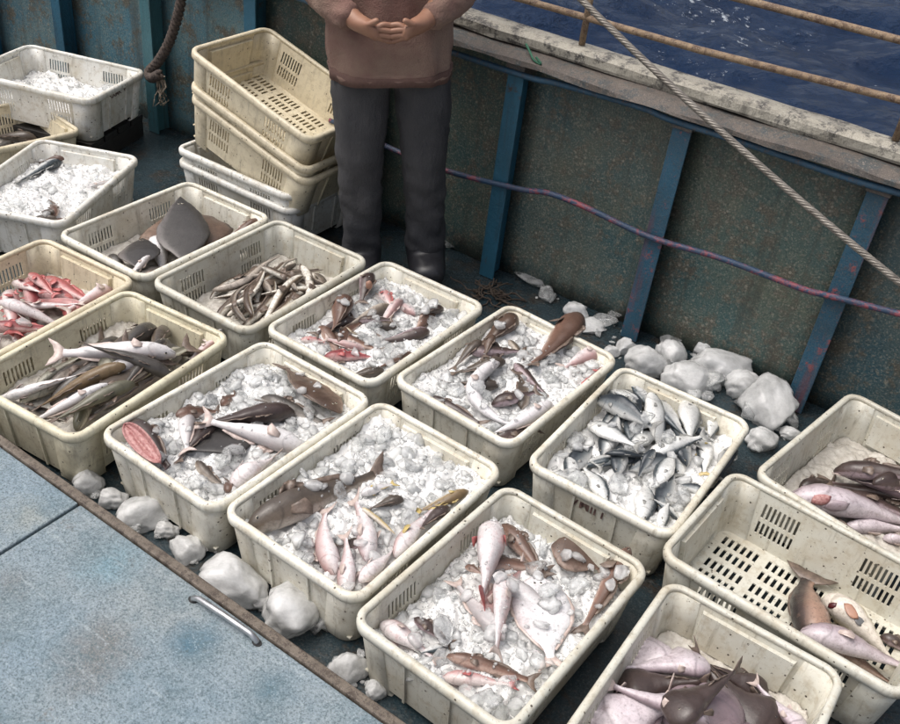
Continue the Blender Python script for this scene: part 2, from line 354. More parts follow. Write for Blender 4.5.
# the rest of the sheet out to the horizon, as a skirt sharing the same object
b = len(vs_); cs = [bw(-20, .12, -1.75), bw(26, .12, -1.75), bw(26, 34.12, -1.75), bw(-20, 34.12, -1.75)]
big = [bw(-2500, .12, -1.75), bw(2500, .12, -1.75), bw(2500, 2500, -1.75), bw(-2500, 2500, -1.75)]
vs_ += [tuple(p) for p in cs + big]
fs_ += [(b + 1, b + 5, b + 6, b + 2), (b + 2, b + 6, b + 7, b + 3), (b + 3, b + 7, b + 4, b + 0)]
me = bpy.data.meshes.new('sea'); me.from_pydata(vs_, [], fs_); tag(link('sea', me, None, [M['sea']], True), kind='structure')

# ------------------------------------------------------------------ bulwark
SP = .602
bul = empty('bulwark', bw(0, 0, 0)); bul.matrix_world = BM
tag(bul, 'rusty teal steel bulwark with blue ribs and weathered cap rail beside the sea', 'bulwark')
ribs = [k * SP for k in range(-6, 4)]
TOP = .86
tints = {-6: (1.2, 1.5, 1.7), -5: (1.3, 1.75, 2.0), -4: (1.3, 1.8, 2.1), -3: (.9, .9, .75), -2: (1, 1, .85), -1: (1.1, 1.05, .95), 0: (1.1, 1.1, .95), 1: (.85, .95, 1), 2: (.7, .8, .9)}
for k in range(-6, 3):
    u0, u1 = k * SP + .003, (k + 1) * SP - .003
    # slightly dished plate
    nx_, nz_ = 9, 11; P = [[Vector((u0 + (u1 - u0) * i / (nx_ - 1), .085 + .014 * math.sin(math.pi * i / (nx_ - 1)) * math.sin(math.pi * j / (nz_ - 1)) * (1 + .6 * noise.noise(Vector((k, i * .4, j * .4)))), .002 + (TOP - .002) * j / (nz_ - 1))) for j in range(nz_)] for i in range(nx_)]
    m_ = MB(); m_.add(*grid_sheet(P, .008)); o = m_.build('plate', M['panel'], bul, True); t = tints[k]; o.color = (*t, 1)
for k in range(-6, 4):
    u = k * SP; m_ = MB()
    # T bar: web and flange
    m_.box((u - .005, .0, .003), (u + .005, .08, TOP - .06)); m_.box((u - .031, -.008, .002), (u + .031, .0, TOP - .075), bev=.002)
    rb = m_.build('rib', M['rib'], bul)
    if k == -4: rb.color = (2.4, 1.6, 1.2, 1)
    if k in (0, 1, 2): rb.data.materials[0] = M['ribworn']
# knees under the cap
for k in range(-6, 4):
    u = k * SP; m_ = MB(); m_.box((u - .036, -.02, TOP - .072), (u + .036, .078, TOP - .03), bev=.003); m_.build('bracket', M['board'], bul)
def wobble_bar(name, prof, mat, u0=-3.65, u1=1.85, n=70, amp=.004, seed=0):
    m_ = MB(); pn = len(prof); vv = []; ff = []
    for i in range(n):
        u = u0 + (u1 - u0) * i / (n - 1)
        for j, (y, z) in enumerate(prof):
            d = amp * noise.noise(Vector((u * 6, j * 1.7, seed))); vv.append((u, y + d, z + amp * noise.noise(Vector((u * 5, j * 2.1, seed + 5)))))
    for i in range(n - 1):
        for j in range(pn): ff.append((i * pn + j, i * pn + (j + 1) % pn, (i + 1) * pn + (j + 1) % pn, (i + 1) * pn + j))
    ff += [tuple(range(pn)), tuple((n - 1) * pn + j for j in range(pn - 1, -1, -1))]
    m_.add(vv, ff); return m_.build(name, mat, bul, False)
wobble_bar('inner_board', [(-.045, TOP - .028), (.0, TOP - .027), (.06, TOP - .026), (.06, TOP + .006), (.0, TOP - .002), (-.042, TOP - .014)], M['board'], n=140, amp=.011, seed=3)
cp = [(.035, TOP + .008), (.03, TOP + .018), (.032, TOP + .04), (.04, TOP + .049), (.06, TOP + .053), (.11, TOP + .053), (.128, TOP + .048), (.134, TOP + .036), (.132, TOP + .0)]
wobble_bar('cap_rail', cp, M['cap'], n=120, amp=.005, seed=8)
m_ = MB(); m_.box((-3.65, .105, -2.2), (1.85, .13, TOP - .01)); m_.build('hull_plate', M['panel'], bul)
# conduits
def cable(name, pts, r, mat, label, cat, n=8):
    m_ = MB(); P = []
    pts = [Vector(p) for p in pts]
    for i in range(len(pts) - 1):
        p0 = pts[max(i - 1, 0)]; p1 = pts[i]; p2 = pts[i + 1]; p3 = pts[min(i + 2, len(pts) - 1)]
        for k in range(8):
            t = k / 8; P.append(.5 * ((2 * p1) + (p2 - p0) * t + (2 * p0 - 5 * p1 + 4 * p2 - p3) * t * t + (3 * p1 - p0 - 3 * p2 + p3) * t ** 3))
    P.append(pts[-1]); m_.tube(P, r, n); o = m_.build(name, mat, None, True); tag(o, label, cat); return o
def onb(px, py, n):
    """point of the photograph carried onto the vertical plane n in front of/behind the bulwark ribs"""
    d = ray(px, py); C = Vector((0, 0, CAM_H)); t = ((B0 + BN * n - C).dot(BN)) / d.dot(BN); return C + d * t
cable('conduit', [onb(200, -42, -.022), onb(330, 10, -.02), onb(512, 72, -.02), onb(560, 84, -.022), onb(640, 107, -.02), onb(672, 120, -.02), onb(760, 148, -.021), onb(860, 182, -.022), onb(960, 208, -.02)], .011, M['hose'],
      'blue painted conduit running just under the cap rail', 'conduit')
cable('cable', [onb(330, 120, -.025), onb(430, 165, -.022), onb(515, 188, -.022), onb(548, 193, -.02), onb(585, 207, -.022), onb(650, 237, -.022), onb(720, 258, -.024), onb(800, 288, -.022), onb(830, 296, -.022), onb(900, 314, -.022), onb(960, 330, -.022)], .0105, M['hose2'],
      'sagging red and blue cable strung across the ribs at mid height', 'cable')
# pipe railing on the cap
rail = empty('pipe_railing', bw(0, .085, TOP + .06)); tag(rail, 'thin rusty pipe railing standing on the bulwark cap above the sea', 'railing')
def rp(name, pts, r):
    m_ = MB(); inv = Matrix.Translation(-rail.location); m_.tube([inv @ Vector(p) for p in pts], r, 10); m_.build(name, M['rust'], rail, True)
def onp(px, py): return onb(px, py, .085)
l0, l1 = onp(525, 0), onp(900, 100); e0 = l0 + (l0 - l1) * 2.4; e1 = l1 + (l1 - l0) * .4
rp('pipe', [e0, l0, onp(700, 50), l1, e1], .0108)
u0_, u1_ = onp(745, 0), onp(900, 40); rp('pipe', [u0_ + (u0_ - u1_) * 8, u0_, u1_, u1_ + (u1_ - u0_)], .0108)
for px, pt, pb in ((580, 15, 54), (893, 98, 146)):
    b_ = onp(px, pb); d_ = (u1_ - u0_).normalized()
    t_ = Vector((b_.x, b_.y, l0.z + .02)) ; top = u0_.z + .0
    rp('stanchion', [Vector((b_.x, b_.y, TOP + .055)), Vector((b_.x, b_.y, top + .01))], .011)
# wire rope: laid strands
def wire_rope(name, A, B, r, label):
    root = empty(name, A); tag(root, label, 'rope')
    d = (B - A); Ln = d.length; t = d.normalized(); a = t.cross(Vector((0, 0, 1))).normalized(); b = a.cross(t); n = 260
    for s in range(6):
        P = []
        for i in range(n + 1):
            q = i / n; ph = 2 * math.pi * (s / 6 + Ln * q / .085); sag = -.03 * 4 * q * (1 - q)
            P.append(t * Ln * q + (a * math.cos(ph) + b * math.sin(ph)) * r * .6 + Vector((0, 0, sag)))
        m_ = MB(); m_.tube(P, r * .42, 6); m_.build('strand', M['wire'], root, True)
wire_rope('wire_rope', onb(540, -42, -.16), onb(960, 330, -.3), .0098, 'taut twisted steel wire rope crossing in front of the bulwark')
# old rope hanging at the left rib
def twisted(name, pts, r, mat, parent, turns=40, strands=3):
    P0 = []
    pts = [Vector(p) for p in pts]
    for i in range(len(pts) - 1):
        p0 = pts[max(i - 1, 0)]; p1 = pts[i]; p2 = pts[i + 1]; p3 = pts[min(i + 2, len(pts) - 1)]
        for k in range(14):
            t = k / 14; P0.append(.5 * ((2 * p1) + (p2 - p0) * t + (2 * p0 - 5 * p1 + 4 * p2 - p3) * t * t + (3 * p1 - p0 - 3 * p2 + p3) * t ** 3))
    for s in range(strands):
        P = []
        for i, p in enumerate(P0):
            t = (P0[min(i + 1, len(P0) - 1)] - P0[max(i - 1, 0)]).normalized(); a = t.cross(BN).normalized(); b = a.cross(t); ph = 2 * math.pi * (s / strands + i / len(P0) * turns)
            P.append(p + (a * math.cos(ph) + b * math.sin(ph)) * r * .55)
        m_ = MB(); m_.tube(P, r * .6, 7); m_.build(name, mat, parent, True)
hr = empty('hanging_rope', (0, 0, 0)); tag(hr, 'dark frayed rope hanging down beside the left rib', 'rope')
rpts = [onb(190, -60, -.02), onb(182, -5, -.03), onb(176, 22, -.035), onb(168, 45, -.04), onb(158, 62, -.04), onb(149, 72, -.045), onb(152, 78, -.06), onb(160, 74, -.07)]
twisted('strand', rpts, .02, M['hemp'], hr, 12)
for q in range(9):
    m_ = MB(); a = onb(157 + q * .9, 76, -.06); P = [a]
    for i in range(1, 7): P.append(a + Vector((random.uniform(-.004, .004) * i, random.uniform(-.004, .004) * i, -.022 * i)))
    m_.tube(P, [.005, .0045, .004, .004, .003, .0025, .0015], 5); m_.build('fray', M['fray'], hr, True)
# green twine scrap on cap
cable('twine', [onb(526, 44, .01), onb(530, 52, -.01), onb(534, 60, -.03), onb(541, 64, -.035), onb(536, 57, -.03)], .004, M['green'], 'scrap of green twine caught on the cap rail', 'twine', 6)

# ------------------------------------------------------------------ hatch cover in the foreground
HZ = .14
h0, h1 = at(0, 435, HZ), at(405, 724, HZ); HD = (h1 - h0).normalized(); HN = Vector((-HD.y, HD.x, 0)) * -1   # HN points to the viewer's side
if HN.y > 0: HN = -HN
HMx = Matrix(((HD.x, HN.x, 0, h0.x), (HD.y, HN.y, 0, h0.y), (0, 0, 1, 0), (0, 0, 0, 1)))
hat = empty('hatch_cover', h0); hat.matrix_world = HMx; tag(hat, 'pale blue steel hatch cover with rusty edge bar in the foreground', 'hatch')
sp = HMx.inverted() @ at(79, 504, HZ); sx = sp.x
def plate(name, u0, u1, v0, v1):
    m_ = MB(); m_.box((u0, v0, .035), (u1, v1, HZ), bev=.004); return m_.build(name, M['hatch'], hat)
# the handle: plate left uncut, black discs stand for the shade in its holes
pl1 = plate('panel', -1.6, sx - .004, .026, 1.5)
pl2 = plate('panel', sx + .004, 2.4, .026, 1.5)
m_ = MB(); m_.box((-1.6, .0, .0), (2.4, .024, HZ + .006), bev=.004); m_.box((-1.6, .024, .0), (2.4, .03, .03)); m_.build('edge_bar', M['trim'], hat)
ha, hb = HMx.inverted() @ at(193, 600, HZ), HMx.inverted() @ at(257, 643, HZ)
for q in (ha, hb):
    m_ = MB(); P = [(q.x + .012 * math.cos(a), q.y + .009 * math.sin(a)) for a in [2 * math.pi * i / 14 for i in range(14)]]
    m_.add([(x, y, HZ + .0015) for x, y in P] + [(x, y, HZ - .004) for x, y in P], [tuple(range(14))] + [(i, (i + 1) % 14, 14 + (i + 1) % 14, 14 + i) for i in range(14)]); m_.build('handle_hole_shade', M['black'], pl2)
m_ = MB(); pts = [(ha.x, ha.y, HZ - .01), (ha.x + .003, ha.y, HZ + .012), (ha.x + .014, ha.y, HZ + .024)]
L_ = hb - ha
pts = [ha + Vector((0, 0, -.01)), ha + Vector((.002, 0, .008)), ha + L_ * .1 + Vector((0, 0, .017)), ha + L_ * .5 + Vector((0, 0, .019)), ha + L_ * .9 + Vector((0, 0, .017)), hb + Vector((-.002, 0, .008)), hb + Vector((0, 0, -.01))]
m_.tube(pts, .0068, 12); m_.build('handle', M['chrome'], hat, True)

# ------------------------------------------------------------------ fish crate
CL, CW, CH = .60, .4266, .20
def perf(us, vs, hole, mp, th):
    """plate over breaks us x vs with holes; mp(u, v, d) -> point, d = 0 outer face, 1 inner face"""
    nu, nv = len(us), len(vs); V = []; Fc = []
    for d in (0, 1):
        for v in vs:
            for u in us: V.append(mp(u, v, d * th))
    ix = lambda i, j, d: d * nu * nv + j * nu + i
    solid = [[not hole(i, j) for i in range(nu - 1)] for j in range(nv - 1)]
    S = lambda i, j: 0 <= i < nu - 1 and 0 <= j < nv - 1 and solid[j][i]
    for j in range(nv - 1):
        for i in range(nu - 1):
            if not solid[j][i]: continue
            Fc += [(ix(i, j, 0), ix(i + 1, j, 0), ix(i + 1, j + 1, 0), ix(i, j + 1, 0)), (ix(i, j + 1, 1), ix(i + 1, j + 1, 1), ix(i + 1, j, 1), ix(i, j, 1))]
            for (di, dj, a, b) in ((-1, 0, (i, j), (i, j + 1)), (1, 0, (i + 1, j), (i + 1, j + 1)), (0, -1, (i, j), (i + 1, j)), (0, 1, (i, j + 1), (i + 1, j + 1))):
                if not S(i + di, j + dj): Fc.append((ix(*a, 0), ix(*b, 0), ix(*b, 1), ix(*a, 1)))
    return V, Fc
def slot_breaks(lo, hi, groups, n, w, gap):
    us = [lo]; holes = []
    for g in groups:
        tot = n * w + (n - 1) * gap; x = g - tot / 2
        for k in range(n): us += [x, x + w]; holes.append((x, x + w)); x += w + gap
    us.append(hi); return us, holes
RC = .05
def inset(z): return .012 + (CH - z) * .105      # walls lean in towards the base
def side_map(sgn):
    def f(u, v, d):
        i = inset(v); hx = CL / 2 - RC; uu = u * (hx) / hx
        return (uu, sgn * (CW / 2 - i - d), v)
    return f
def end_map(sgn):
    def f(u, v, d): return (sgn * (CL / 2 - inset(v) - d), u, v)
    return f
def crate_meshes():
    out = {}
    TH = .004
    us, hl = slot_breaks(-(CL / 2 - RC), CL / 2 - RC, (-.135, .135), 8, .0068, .0062); vs = [.022, .062, .1, .112, .158, CH - .012]
    hole = lambda i, j: j in (1, 3) and i % 2 == 1
    for nm, sg in (('side_wall+', 1), ('side_wall-', -1)):
        m_ = MB(); m_.add(*perf(us, vs, hole, side_map(sg), TH)); out[nm] = m_.mesh('side_wall')
    for nm, sg in (('end_wall+', 1), ('end_wall-', -1)):
        m_ = MB(); y = CW / 2 - RC
        m_.add(*perf([-y, -.085, .085, y], [.022, .1, CH - .012], lambda i, j: False, end_map(sg), TH)); out[nm] = m_.mesh('end_wall')
        # raised hand grip panel inside the end wall
        m_ = MB(); x1 = CL / 2 - inset(.1) - TH; tilt = .105
        vv = []
        for z in (.07, CH - .026):
            for yy in (-.105, .105):
                xo = CL / 2 - inset(z) - TH - .0005
                vv += [(sg * xo, yy * (1 if z < .1 else 1.06), z), (sg * (xo - .011), yy * .97 * (1 if z < .1 else 1.06), z + (.006 if z < .1 else 0))]
        m_.add(vv, [(0, 1, 3, 2), (4, 6, 7, 5), (0, 4, 5, 1), (2, 3, 7, 6), (1, 5, 7, 3), (0, 2, 6, 4)]); out['grip' + nm[-1]] = m_.mesh('grip_panel')
        # outer stiffening ribs of the end wall
        for kk, yy in (('a', -.06), ('b', .06)):
            m_ = MB(); z0, z1 = .024, CH - .035
            m_.add([(sg * (CL / 2 - inset(z) + e), yy + s, z) for z in (z0, z1) for e in (-.001, .006) for s in (-.003, .003)], [(0, 1, 3, 2), (4, 6, 7, 5), (0, 2, 6, 4), (1, 5, 7, 3), (2, 3, 7, 6), (0, 4, 5, 1)])
            out['endrib' + kk + nm[-1]] = m_.mesh('stiffener')
    # corner posts: thicker quarter shells with a foot, wrapping 35 mm onto each wall
    for nm, sx_, sy_ in (('c++', 1, 1), ('c+-', 1, -1), ('c--', -1, -1), ('c-+', -1, 1)):
        V = []; Fc = []; zs = [0, .006, .05, .12, CH - .012]; prof = []
        for z in zs:
            i = inset(z) + (.006 if z == 0 else 0); hx, hy = CL / 2 - i, CW / 2 - i; r = RC - .012
            row = []
            path = [(hx + .004, hy - r - .038)] + [(hx - r + (r + .004) * math.cos(a), hy - r + (r + .004) * math.sin(a)) for a in [k * math.pi / 16 for k in range(9)]] + [(hx - r - .038, hy + .004)]
            pin = [(hx - .0075, hy - r - .038)] + [(hx - r + (r - .0075) * math.cos(a), hy - r + (r - .0075) * math.sin(a)) for a in [k * math.pi / 16 for k in range(9)]] + [(hx - r - .038, hy - .0075)]
            prof.append([(x * sx_, y * sy_, z) for x, y in path + pin[::-1]])
        n = len(prof[0])
        for row in prof: V += row
        for j in range(len(zs) - 1):
            for k in range(n): Fc.append((j * n + k, j * n + (k + 1) % n, (j + 1) * n + (k + 1) % n, (j + 1) * n + k))
        hh = n // 2
        for base in (0, (len(zs) - 1) * n):
            for k in range(hh - 1): Fc.append((base + k, base + k + 1, base + n - 2 - k, base + n - 1 - k))
        m_ = MB(); m_.add(V, Fc); out[nm] = m_.mesh('corner_post')
    # floor with groups of slots
    xs = [-(CL / 2 - inset(.02) - .003)]; hx = []; ys = [-(CW / 2 - inset(.02) - .003)]; hy = []
    for g in (-.19, -.063, .063, .19):
        x = g - .05
        for k in range(6): xs += [x, x + .009]; hx.append(len(xs) - 2); x += .018
    xs.append(-xs[0])
    for g in (-.125, -.075, -.02 , .03, .085, .135):
        ys += [g - .017, g + .017]; hy.append(len(ys) - 2)
    ys.append(-ys[0])
    m_ = MB(); m_.add(*perf(xs, ys, lambda i, j: i in hx and j in hy and (i + 1) % 2 == 0 or (i in hx and j in hy), lambda u, v, d: (u, v, .0225 + d), .004)); out['floor'] = m_.mesh('floor')
    # rim: rounded lip swept round a rounded rectangle
    path = []
    for cx, cy, a0 in ((1, 1, 0), (-1, 1, 90), (-1, -1, 180), (1, -1, 270)):
        for k in range(9):
            a = R(a0 + k * 90 / 8); path.append((cx * (CL / 2 - RC) , cy * (CW / 2 - RC), math.cos(a), math.sin(a)))
    # long straight runs get extra stations
    full = []
    for i, p in enumerate(path):
        q = path[(i + 1) % len(path)]; full.append(p)
        d = math.hypot(q[0] - p[0], q[1] - p[1])
        if d > .05:
            for k in range(1, 6): t = k / 6; full.append((p[0] + (q[0] - p[0]) * t, p[1] + (q[1] - p[1]) * t, p[2], p[3]))
    sec = [(-.0185, CH - .012), (-.0195, CH - .004), (-.017, CH), (-.010, CH + .001), (-.004, CH - .001), (-.0005, CH - .006), (0, CH - .014), (-.0015, CH - .024), (-.006, CH - .0265), (-.009, CH - .0245), (-.010, CH - .015), (-.014, CH - .013)]
    V = []; Fc = []; n = len(sec)
    for (cx, cy, c, s) in full:
        for (o, z) in sec: V.append((cx + (RC + o) * c, cy + (RC + o) * s, z + .0012 * noise.noise(Vector((cx * 9 + c, cy * 9 + s, 3)))))
    for i in range(len(full)):
        j = (i + 1) % len(full)
        for k in range(n): Fc.append((i * n + k, j * n + k, j * n + (k + 1) % n, i * n + (k + 1) % n))
    m_ = MB(); m_.add(V, Fc); out['rim'] = m_.mesh('rim'); out['rim'].polygons.foreach_set('use_smooth', [True] * len(out['rim'].polygons))
    for k in out:
        if k.startswith('c'): out[k].polygons.foreach_set('use_smooth', [abs(p.normal.z) < .7 and p.area < .01 for p in out[k].polygons])
        out[k].materials.append(M['crate'])
    return out
CM = crate_meshes()
KIND = [('side_wall', 'side_wall+'), ('side_wall', 'side_wall-'), ('end_wall', 'end_wall+'), ('end_wall', 'end_wall-'), ('grip_panel', 'grip+'), ('grip_panel', 'grip-'), ('stiffener', 'endriba+'), ('stiffener', 'endribb+'), ('stiffener', 'endriba-'), ('stiffener', 'endribb-'),
        ('corner_post', 'c++'), ('corner_post', 'c+-'), ('corner_post', 'c--'), ('corner_post', 'c-+'), ('floor', 'floor'), ('rim', 'rim')]
IV = (.74, .72, .63); WH = (.73, .725, .68); YE = (.68, .61, .45); GR = (.6, .59, .515)
def crate(label, x, y, yaw, z=0, color=IV, rot=None, scale=1, group='plastic fish crates on the deck'):
    t = empty('fish_crate', (x, y, z), rot or (R(random.uniform(-.4, .4)), R(random.uniform(-.4, .4)), R(yaw))); t.scale = (scale,) * 3
    tag(t, label, 'crate', group)
    em = {}
    for nm, key in KIND:
        o = link(nm, CM[key]); j = random.uniform(.95, 1.04); o.color = (*[c * j for c in color], 1)
        o.parent = em['e' + key[-1]] if nm in ('grip_panel', 'stiffener') else t
        if nm == 'end_wall': em['e' + key[-1]] = o
    bpy.context.view_layer.update(); return t
def lettering(cr, txt, size, end=-1, col='ink', dz=0, dy=0):
    cu = bpy.data.curves.new('t', 'FONT'); cu.body = txt; cu.size = size; cu.extrude = .0004; cu.align_x = 'CENTER'; cu.align_y = 'CENTER'; cu.offset = .0006
    tmp = bpy.data.objects.new('t', cu); COL.objects.link(tmp); dg = bpy.context.evaluated_depsgraph_get(); me = bpy.data.meshes.new_from_object(tmp.evaluated_get(dg)); bpy.data.objects.remove(tmp)
    me.materials.clear(); me.materials.append(M[col]); o = link('lettering', me, cr)
    z = CH - .05 + dz; X = end * (CL / 2 - inset(z) + .0012)
    o.matrix_local = Matrix.Translation((X, dy, z)) @ Matrix.Rotation(R(90 * end), 4, 'Z') @ Matrix.Rotation(R(90) , 4, 'X') @ Matrix.Rotation(R(-6), 4, 'X')
    return o

# ------------------------------------------------------------------ fish
PROF = {   # s, half height, half width (fractions of length)
 'sardine': [(0, .008, .006), (.03, .03, .02), (.1, .065, .04), (.22, .1, .058), (.4, .122, .066), (.58, .105, .056), (.75, .067, .034), (.88, .034, .016), (.95, .026, .01), (1, .03, .006)],
 'goby': [(0, .012, .014), (.03, .035, .04), (.1, .056, .06), (.22, .072, .075), (.4, .076, .07), (.58, .066, .054), (.75, .05, .034), (.88, .034, .018), (.96, .03, .01), (1, .032, .006)],
 'gurnard': [(0, .018, .02), (.03, .042, .042), (.1, .075, .07), (.2, .098, .088), (.34, .105, .088), (.5, .09, .068), (.66, .066, .044), (.8, .044, .026), (.9, .031, .016), (.96, .029, .01), (1, .033, .006)],
 'eel': [(0, .006, .006), (.03, .018, .018), (.08, .026, .026), (.2, .03, .03), (.45, .031, .029), (.7, .025, .02), (.88, .015, .01), (1, .004, .003)],
 'fateel': [(0, .012, .012), (.04, .032, .034), (.12, .048, .05), (.3, .054, .054), (.5, .052, .048), (.7, .04, .034), (.88, .022, .016), (1, .005, .004)],
 'flat': [(0, .02, .008), (.04, .075, .016), (.12, .15, .028), (.25, .22, .034), (.42, .25, .036), (.6, .215, .03), (.76, .135, .02), (.88, .055, .012), (.95, .035, .008), (1, .04, .005)],
 'ray': [(0, .012, .01), (.06, .07, .022), (.16, .17, .036), (.3, .27, .042), (.45, .35, .04), (.55, .36, .032), (.65, .29, .026), (.76, .15, .02), (.86, .05, .014), (1, .008, .004)],
 'monk': [(0, .05, .11), (.03, .075, .17), (.1, .1, .235), (.2, .115, .25), (.32, .1, .2), (.45, .08, .13), (.6, .062, .085), (.78, .044, .05), (.9, .03, .026), (1, .03, .008)],
}
def prof(kind, s):
    P = PROF[kind]
    for a, b in zip(P, P[1:]):
        if s <= b[0]:
            t = (s - a[0]) / (b[0] - a[0]); t = t if a[0] == 0 else t * t * (3 - 2 * t) * .5 + t * .5
            return a[1] + (b[1] - a[1]) * t, a[2] + (b[2] - a[2]) * t
    return P[-1][1:]
FALLEN = []     # (bvh) of everything already lying in the crate being filled
def surface_z(x, y, top=1.2, low=None):
    best = None
    for b in FALLEN:
        h = b.ray_cast(Vector((x, y, top)), Vector((0, 0, -1)))
        if h[0] is not None and (best is None or h[0].z > best): best = h[0].z
    return best
FINS = {'silver': 'silverfin', 'darksilver': 'silverfin', 'red': 'redfin', 'darkred': 'redfin', 'pink': 'redfin', 'white': 'palefin', 'pinkwhite': 'palefin', 'whiteeel': 'palefin', 'flatwhite': 'palefin', 'yellow': 'yellowfin', 'monkpale': 'palefin'}
def fish(name, label, cat, kind, skin, head, tail, zg, roll=80, bend=0, fat=1.0, tailspread=.12, fork=.5, group=None, sink=.35, lift=0, curl=0, dorsal=True, pect=True, fin=None, wig=0, arch=0, eyes=True, drop=True, tailfin=True, seg=24):
    """head and tail are pixels of the photograph; zg the height they are read at"""
    A, B = [Vector((q[0], q[1], zg)) if len(q) == 3 else at(*q, zg) for q in (head, tail)]; Ln = (B - A).length; X = (B - A).normalized(); Y = Vector((-X.y, X.x, 0))
    fat *= {'sardine': 1.5, 'goby': 1.3, 'gurnard': 1.12, 'monk': 1.2, 'fateel': 1.2}.get(kind, 1)
    na = 16
    def cen(s):
        return X * (Ln * s) + Y * (Ln * (bend * 4 * s * (1 - s) + wig * math.sin(2 * math.pi * s)))
    # thickness as it lies
    c_, s_ = abs(math.cos(R(roll))), abs(math.sin(R(roll)))
    def lie(s): hh, hw = prof(kind, s); return fat * Ln * math.sqrt((hh * c_) ** 2 + (hw * s_) ** 2)
    if drop:
        S = [.06, .22, .4, .6, .8, .95]; hs = []
        for s in S:
            p = A + cen(s); z = surface_z(p.x, p.y); hs.append(z if z is not None else (hs[-1] if hs else zg - .03))
        # a stiff body: line fitted to the supports, leaning on the higher ones
        mm = sum(hs) / len(hs); kk = sum((s - .5) * (z - mm) for s, z in zip(S, hs)) / sum((s - .5) ** 2 for s in S); kk = max(-.4 * Ln, min(.4 * Ln, kk))
        dev = max(z - (mm + kk * (s - .5)) for s, z in zip(S, hs))
        zb = lambda s: mm + kk * (s - .5) + dev * .55 + lie(s) * (1 - sink) + lift + arch * Ln * 4 * s * (1 - s)
    else: zb = lambda s: zg + arch * Ln * 4 * s * (1 - s) + lift
    V = []; fd = []; fs_a = []; Fc = []
    cr, sr = math.cos(R(roll)), math.sin(R(roll))
    org = Vector((A.x, A.y, zb(.5)))
    frames = []
    ns = seg
    for i in range(ns + 1):
        s = (i / ns) ** 1.15
        p = A + cen(s) + Vector((0, 0, zb(s))) - Vector((0, 0, A.z))
        ds = 1e-3; t = (cen(min(s + ds, 1)) - cen(max(s - ds, 0)) + Vector((0, 0, zb(min(s + ds, 1)) - zb(max(s - ds, 0))))).normalized()
        sd_ = Vector((0, 0, 1)).cross(t).normalized(); up = t.cross(sd_)
        ro = R(roll + curl * s); D = up * math.cos(ro) + sd_ * math.sin(ro); W = t.cross(D)
        hh, hw = prof(kind, s); hh *= Ln * fat; hw *= Ln * fat
        frames.append((s, p, t, D, W, hh, hw))
        for k in range(na):
            a = 2 * math.pi * k / na; ca, sa = math.cos(a), math.sin(a)
            lump = 1 + .1 * noise.noise(Vector((s * 4 + head[0], ca * 1.2, sa * 1.2 + 2))) + .04 * noise.noise(Vector((s * 11 + head[0], ca * 2.5, sa * 2.5)))
            V.append(p + (D * (hh * ca) * (1.0 if ca > 0 else 1.06) + W * (hw * (abs(sa) ** .85) * (1 if sa > 0 else -1))) * lump - org); fd.append(ca); fs_a.append(s)
    V.append(frames[0][1] - frames[0][2] * .004 * Ln - org); fd.append(0); fs_a.append(0); V.append(frames[-1][1] + frames[-1][2] * .004 * Ln - org); fd.append(0); fs_a.append(1)
    for i in range(ns):
        for k in range(na): Fc.append((i * na + k, i * na + (k + 1) % na, (i + 1) * na + (k + 1) % na, (i + 1) * na + k))
    e0 = (ns + 1) * na
    for k in range(na): Fc.append((e0, (k + 1) % na, k)); Fc.append((e0 + 1, ns * na + k, ns * na + (k + 1) % na))
    me = bpy.data.meshes.new(name); me.from_pydata([tuple(v) for v in V], [], Fc)
    bm = bmesh.new(); bm.from_mesh(me); bmesh.ops.recalc_face_normals(bm, faces=bm.faces); bm.to_mesh(me); bm.free()
    for nm, dat in (('fd', fd), ('fs', fs_a)):
        a = me.attributes.new(nm, 'FLOAT', 'POINT'); a.data.foreach_set('value', dat)
    root = link(name, me, None, [F[skin]], True); root.location = org; tag(root, label, cat, group)
    FALLEN.append(BVHTree.FromPolygons([v + org for v in V], Fc))
    fm = M[fin or FINS.get(skin, 'fin')]
    def fr(s):
        i = min(range(len(frames)), key=lambda q: abs(frames[q][0] - s)); return frames[i]
    # tail fin: fan in the body's own upright plane
    if tailfin and kind not in ('eel', 'fateel', 'ray'):
        s, p, t, D, W, hh, hw = frames[-1]; P = []
        n = 9; hT = tailspread * Ln * fat; lT = .15 * Ln
        for i in range(n):
            q = -1 + 2 * i / (n - 1); base = p + D * (hh * q) - t * lT * .12; dep = (1 - fork * (1 - abs(q) ** 1.3))
            tip = p + D * (hT * q) + t * (lT * dep * (1 + .05 * math.sin(i * 2.3))) + W * (Ln * .012 * math.sin(q * 2.5))
            P.append([(base - org), (base * .5 + tip * .5 - org) + D * (hT * .1 * q), tip - org])
        mb_ = MB(); mb_.add(*grid_sheet(P, .0018)); mb_.build('tail_fin', fm, root, True)
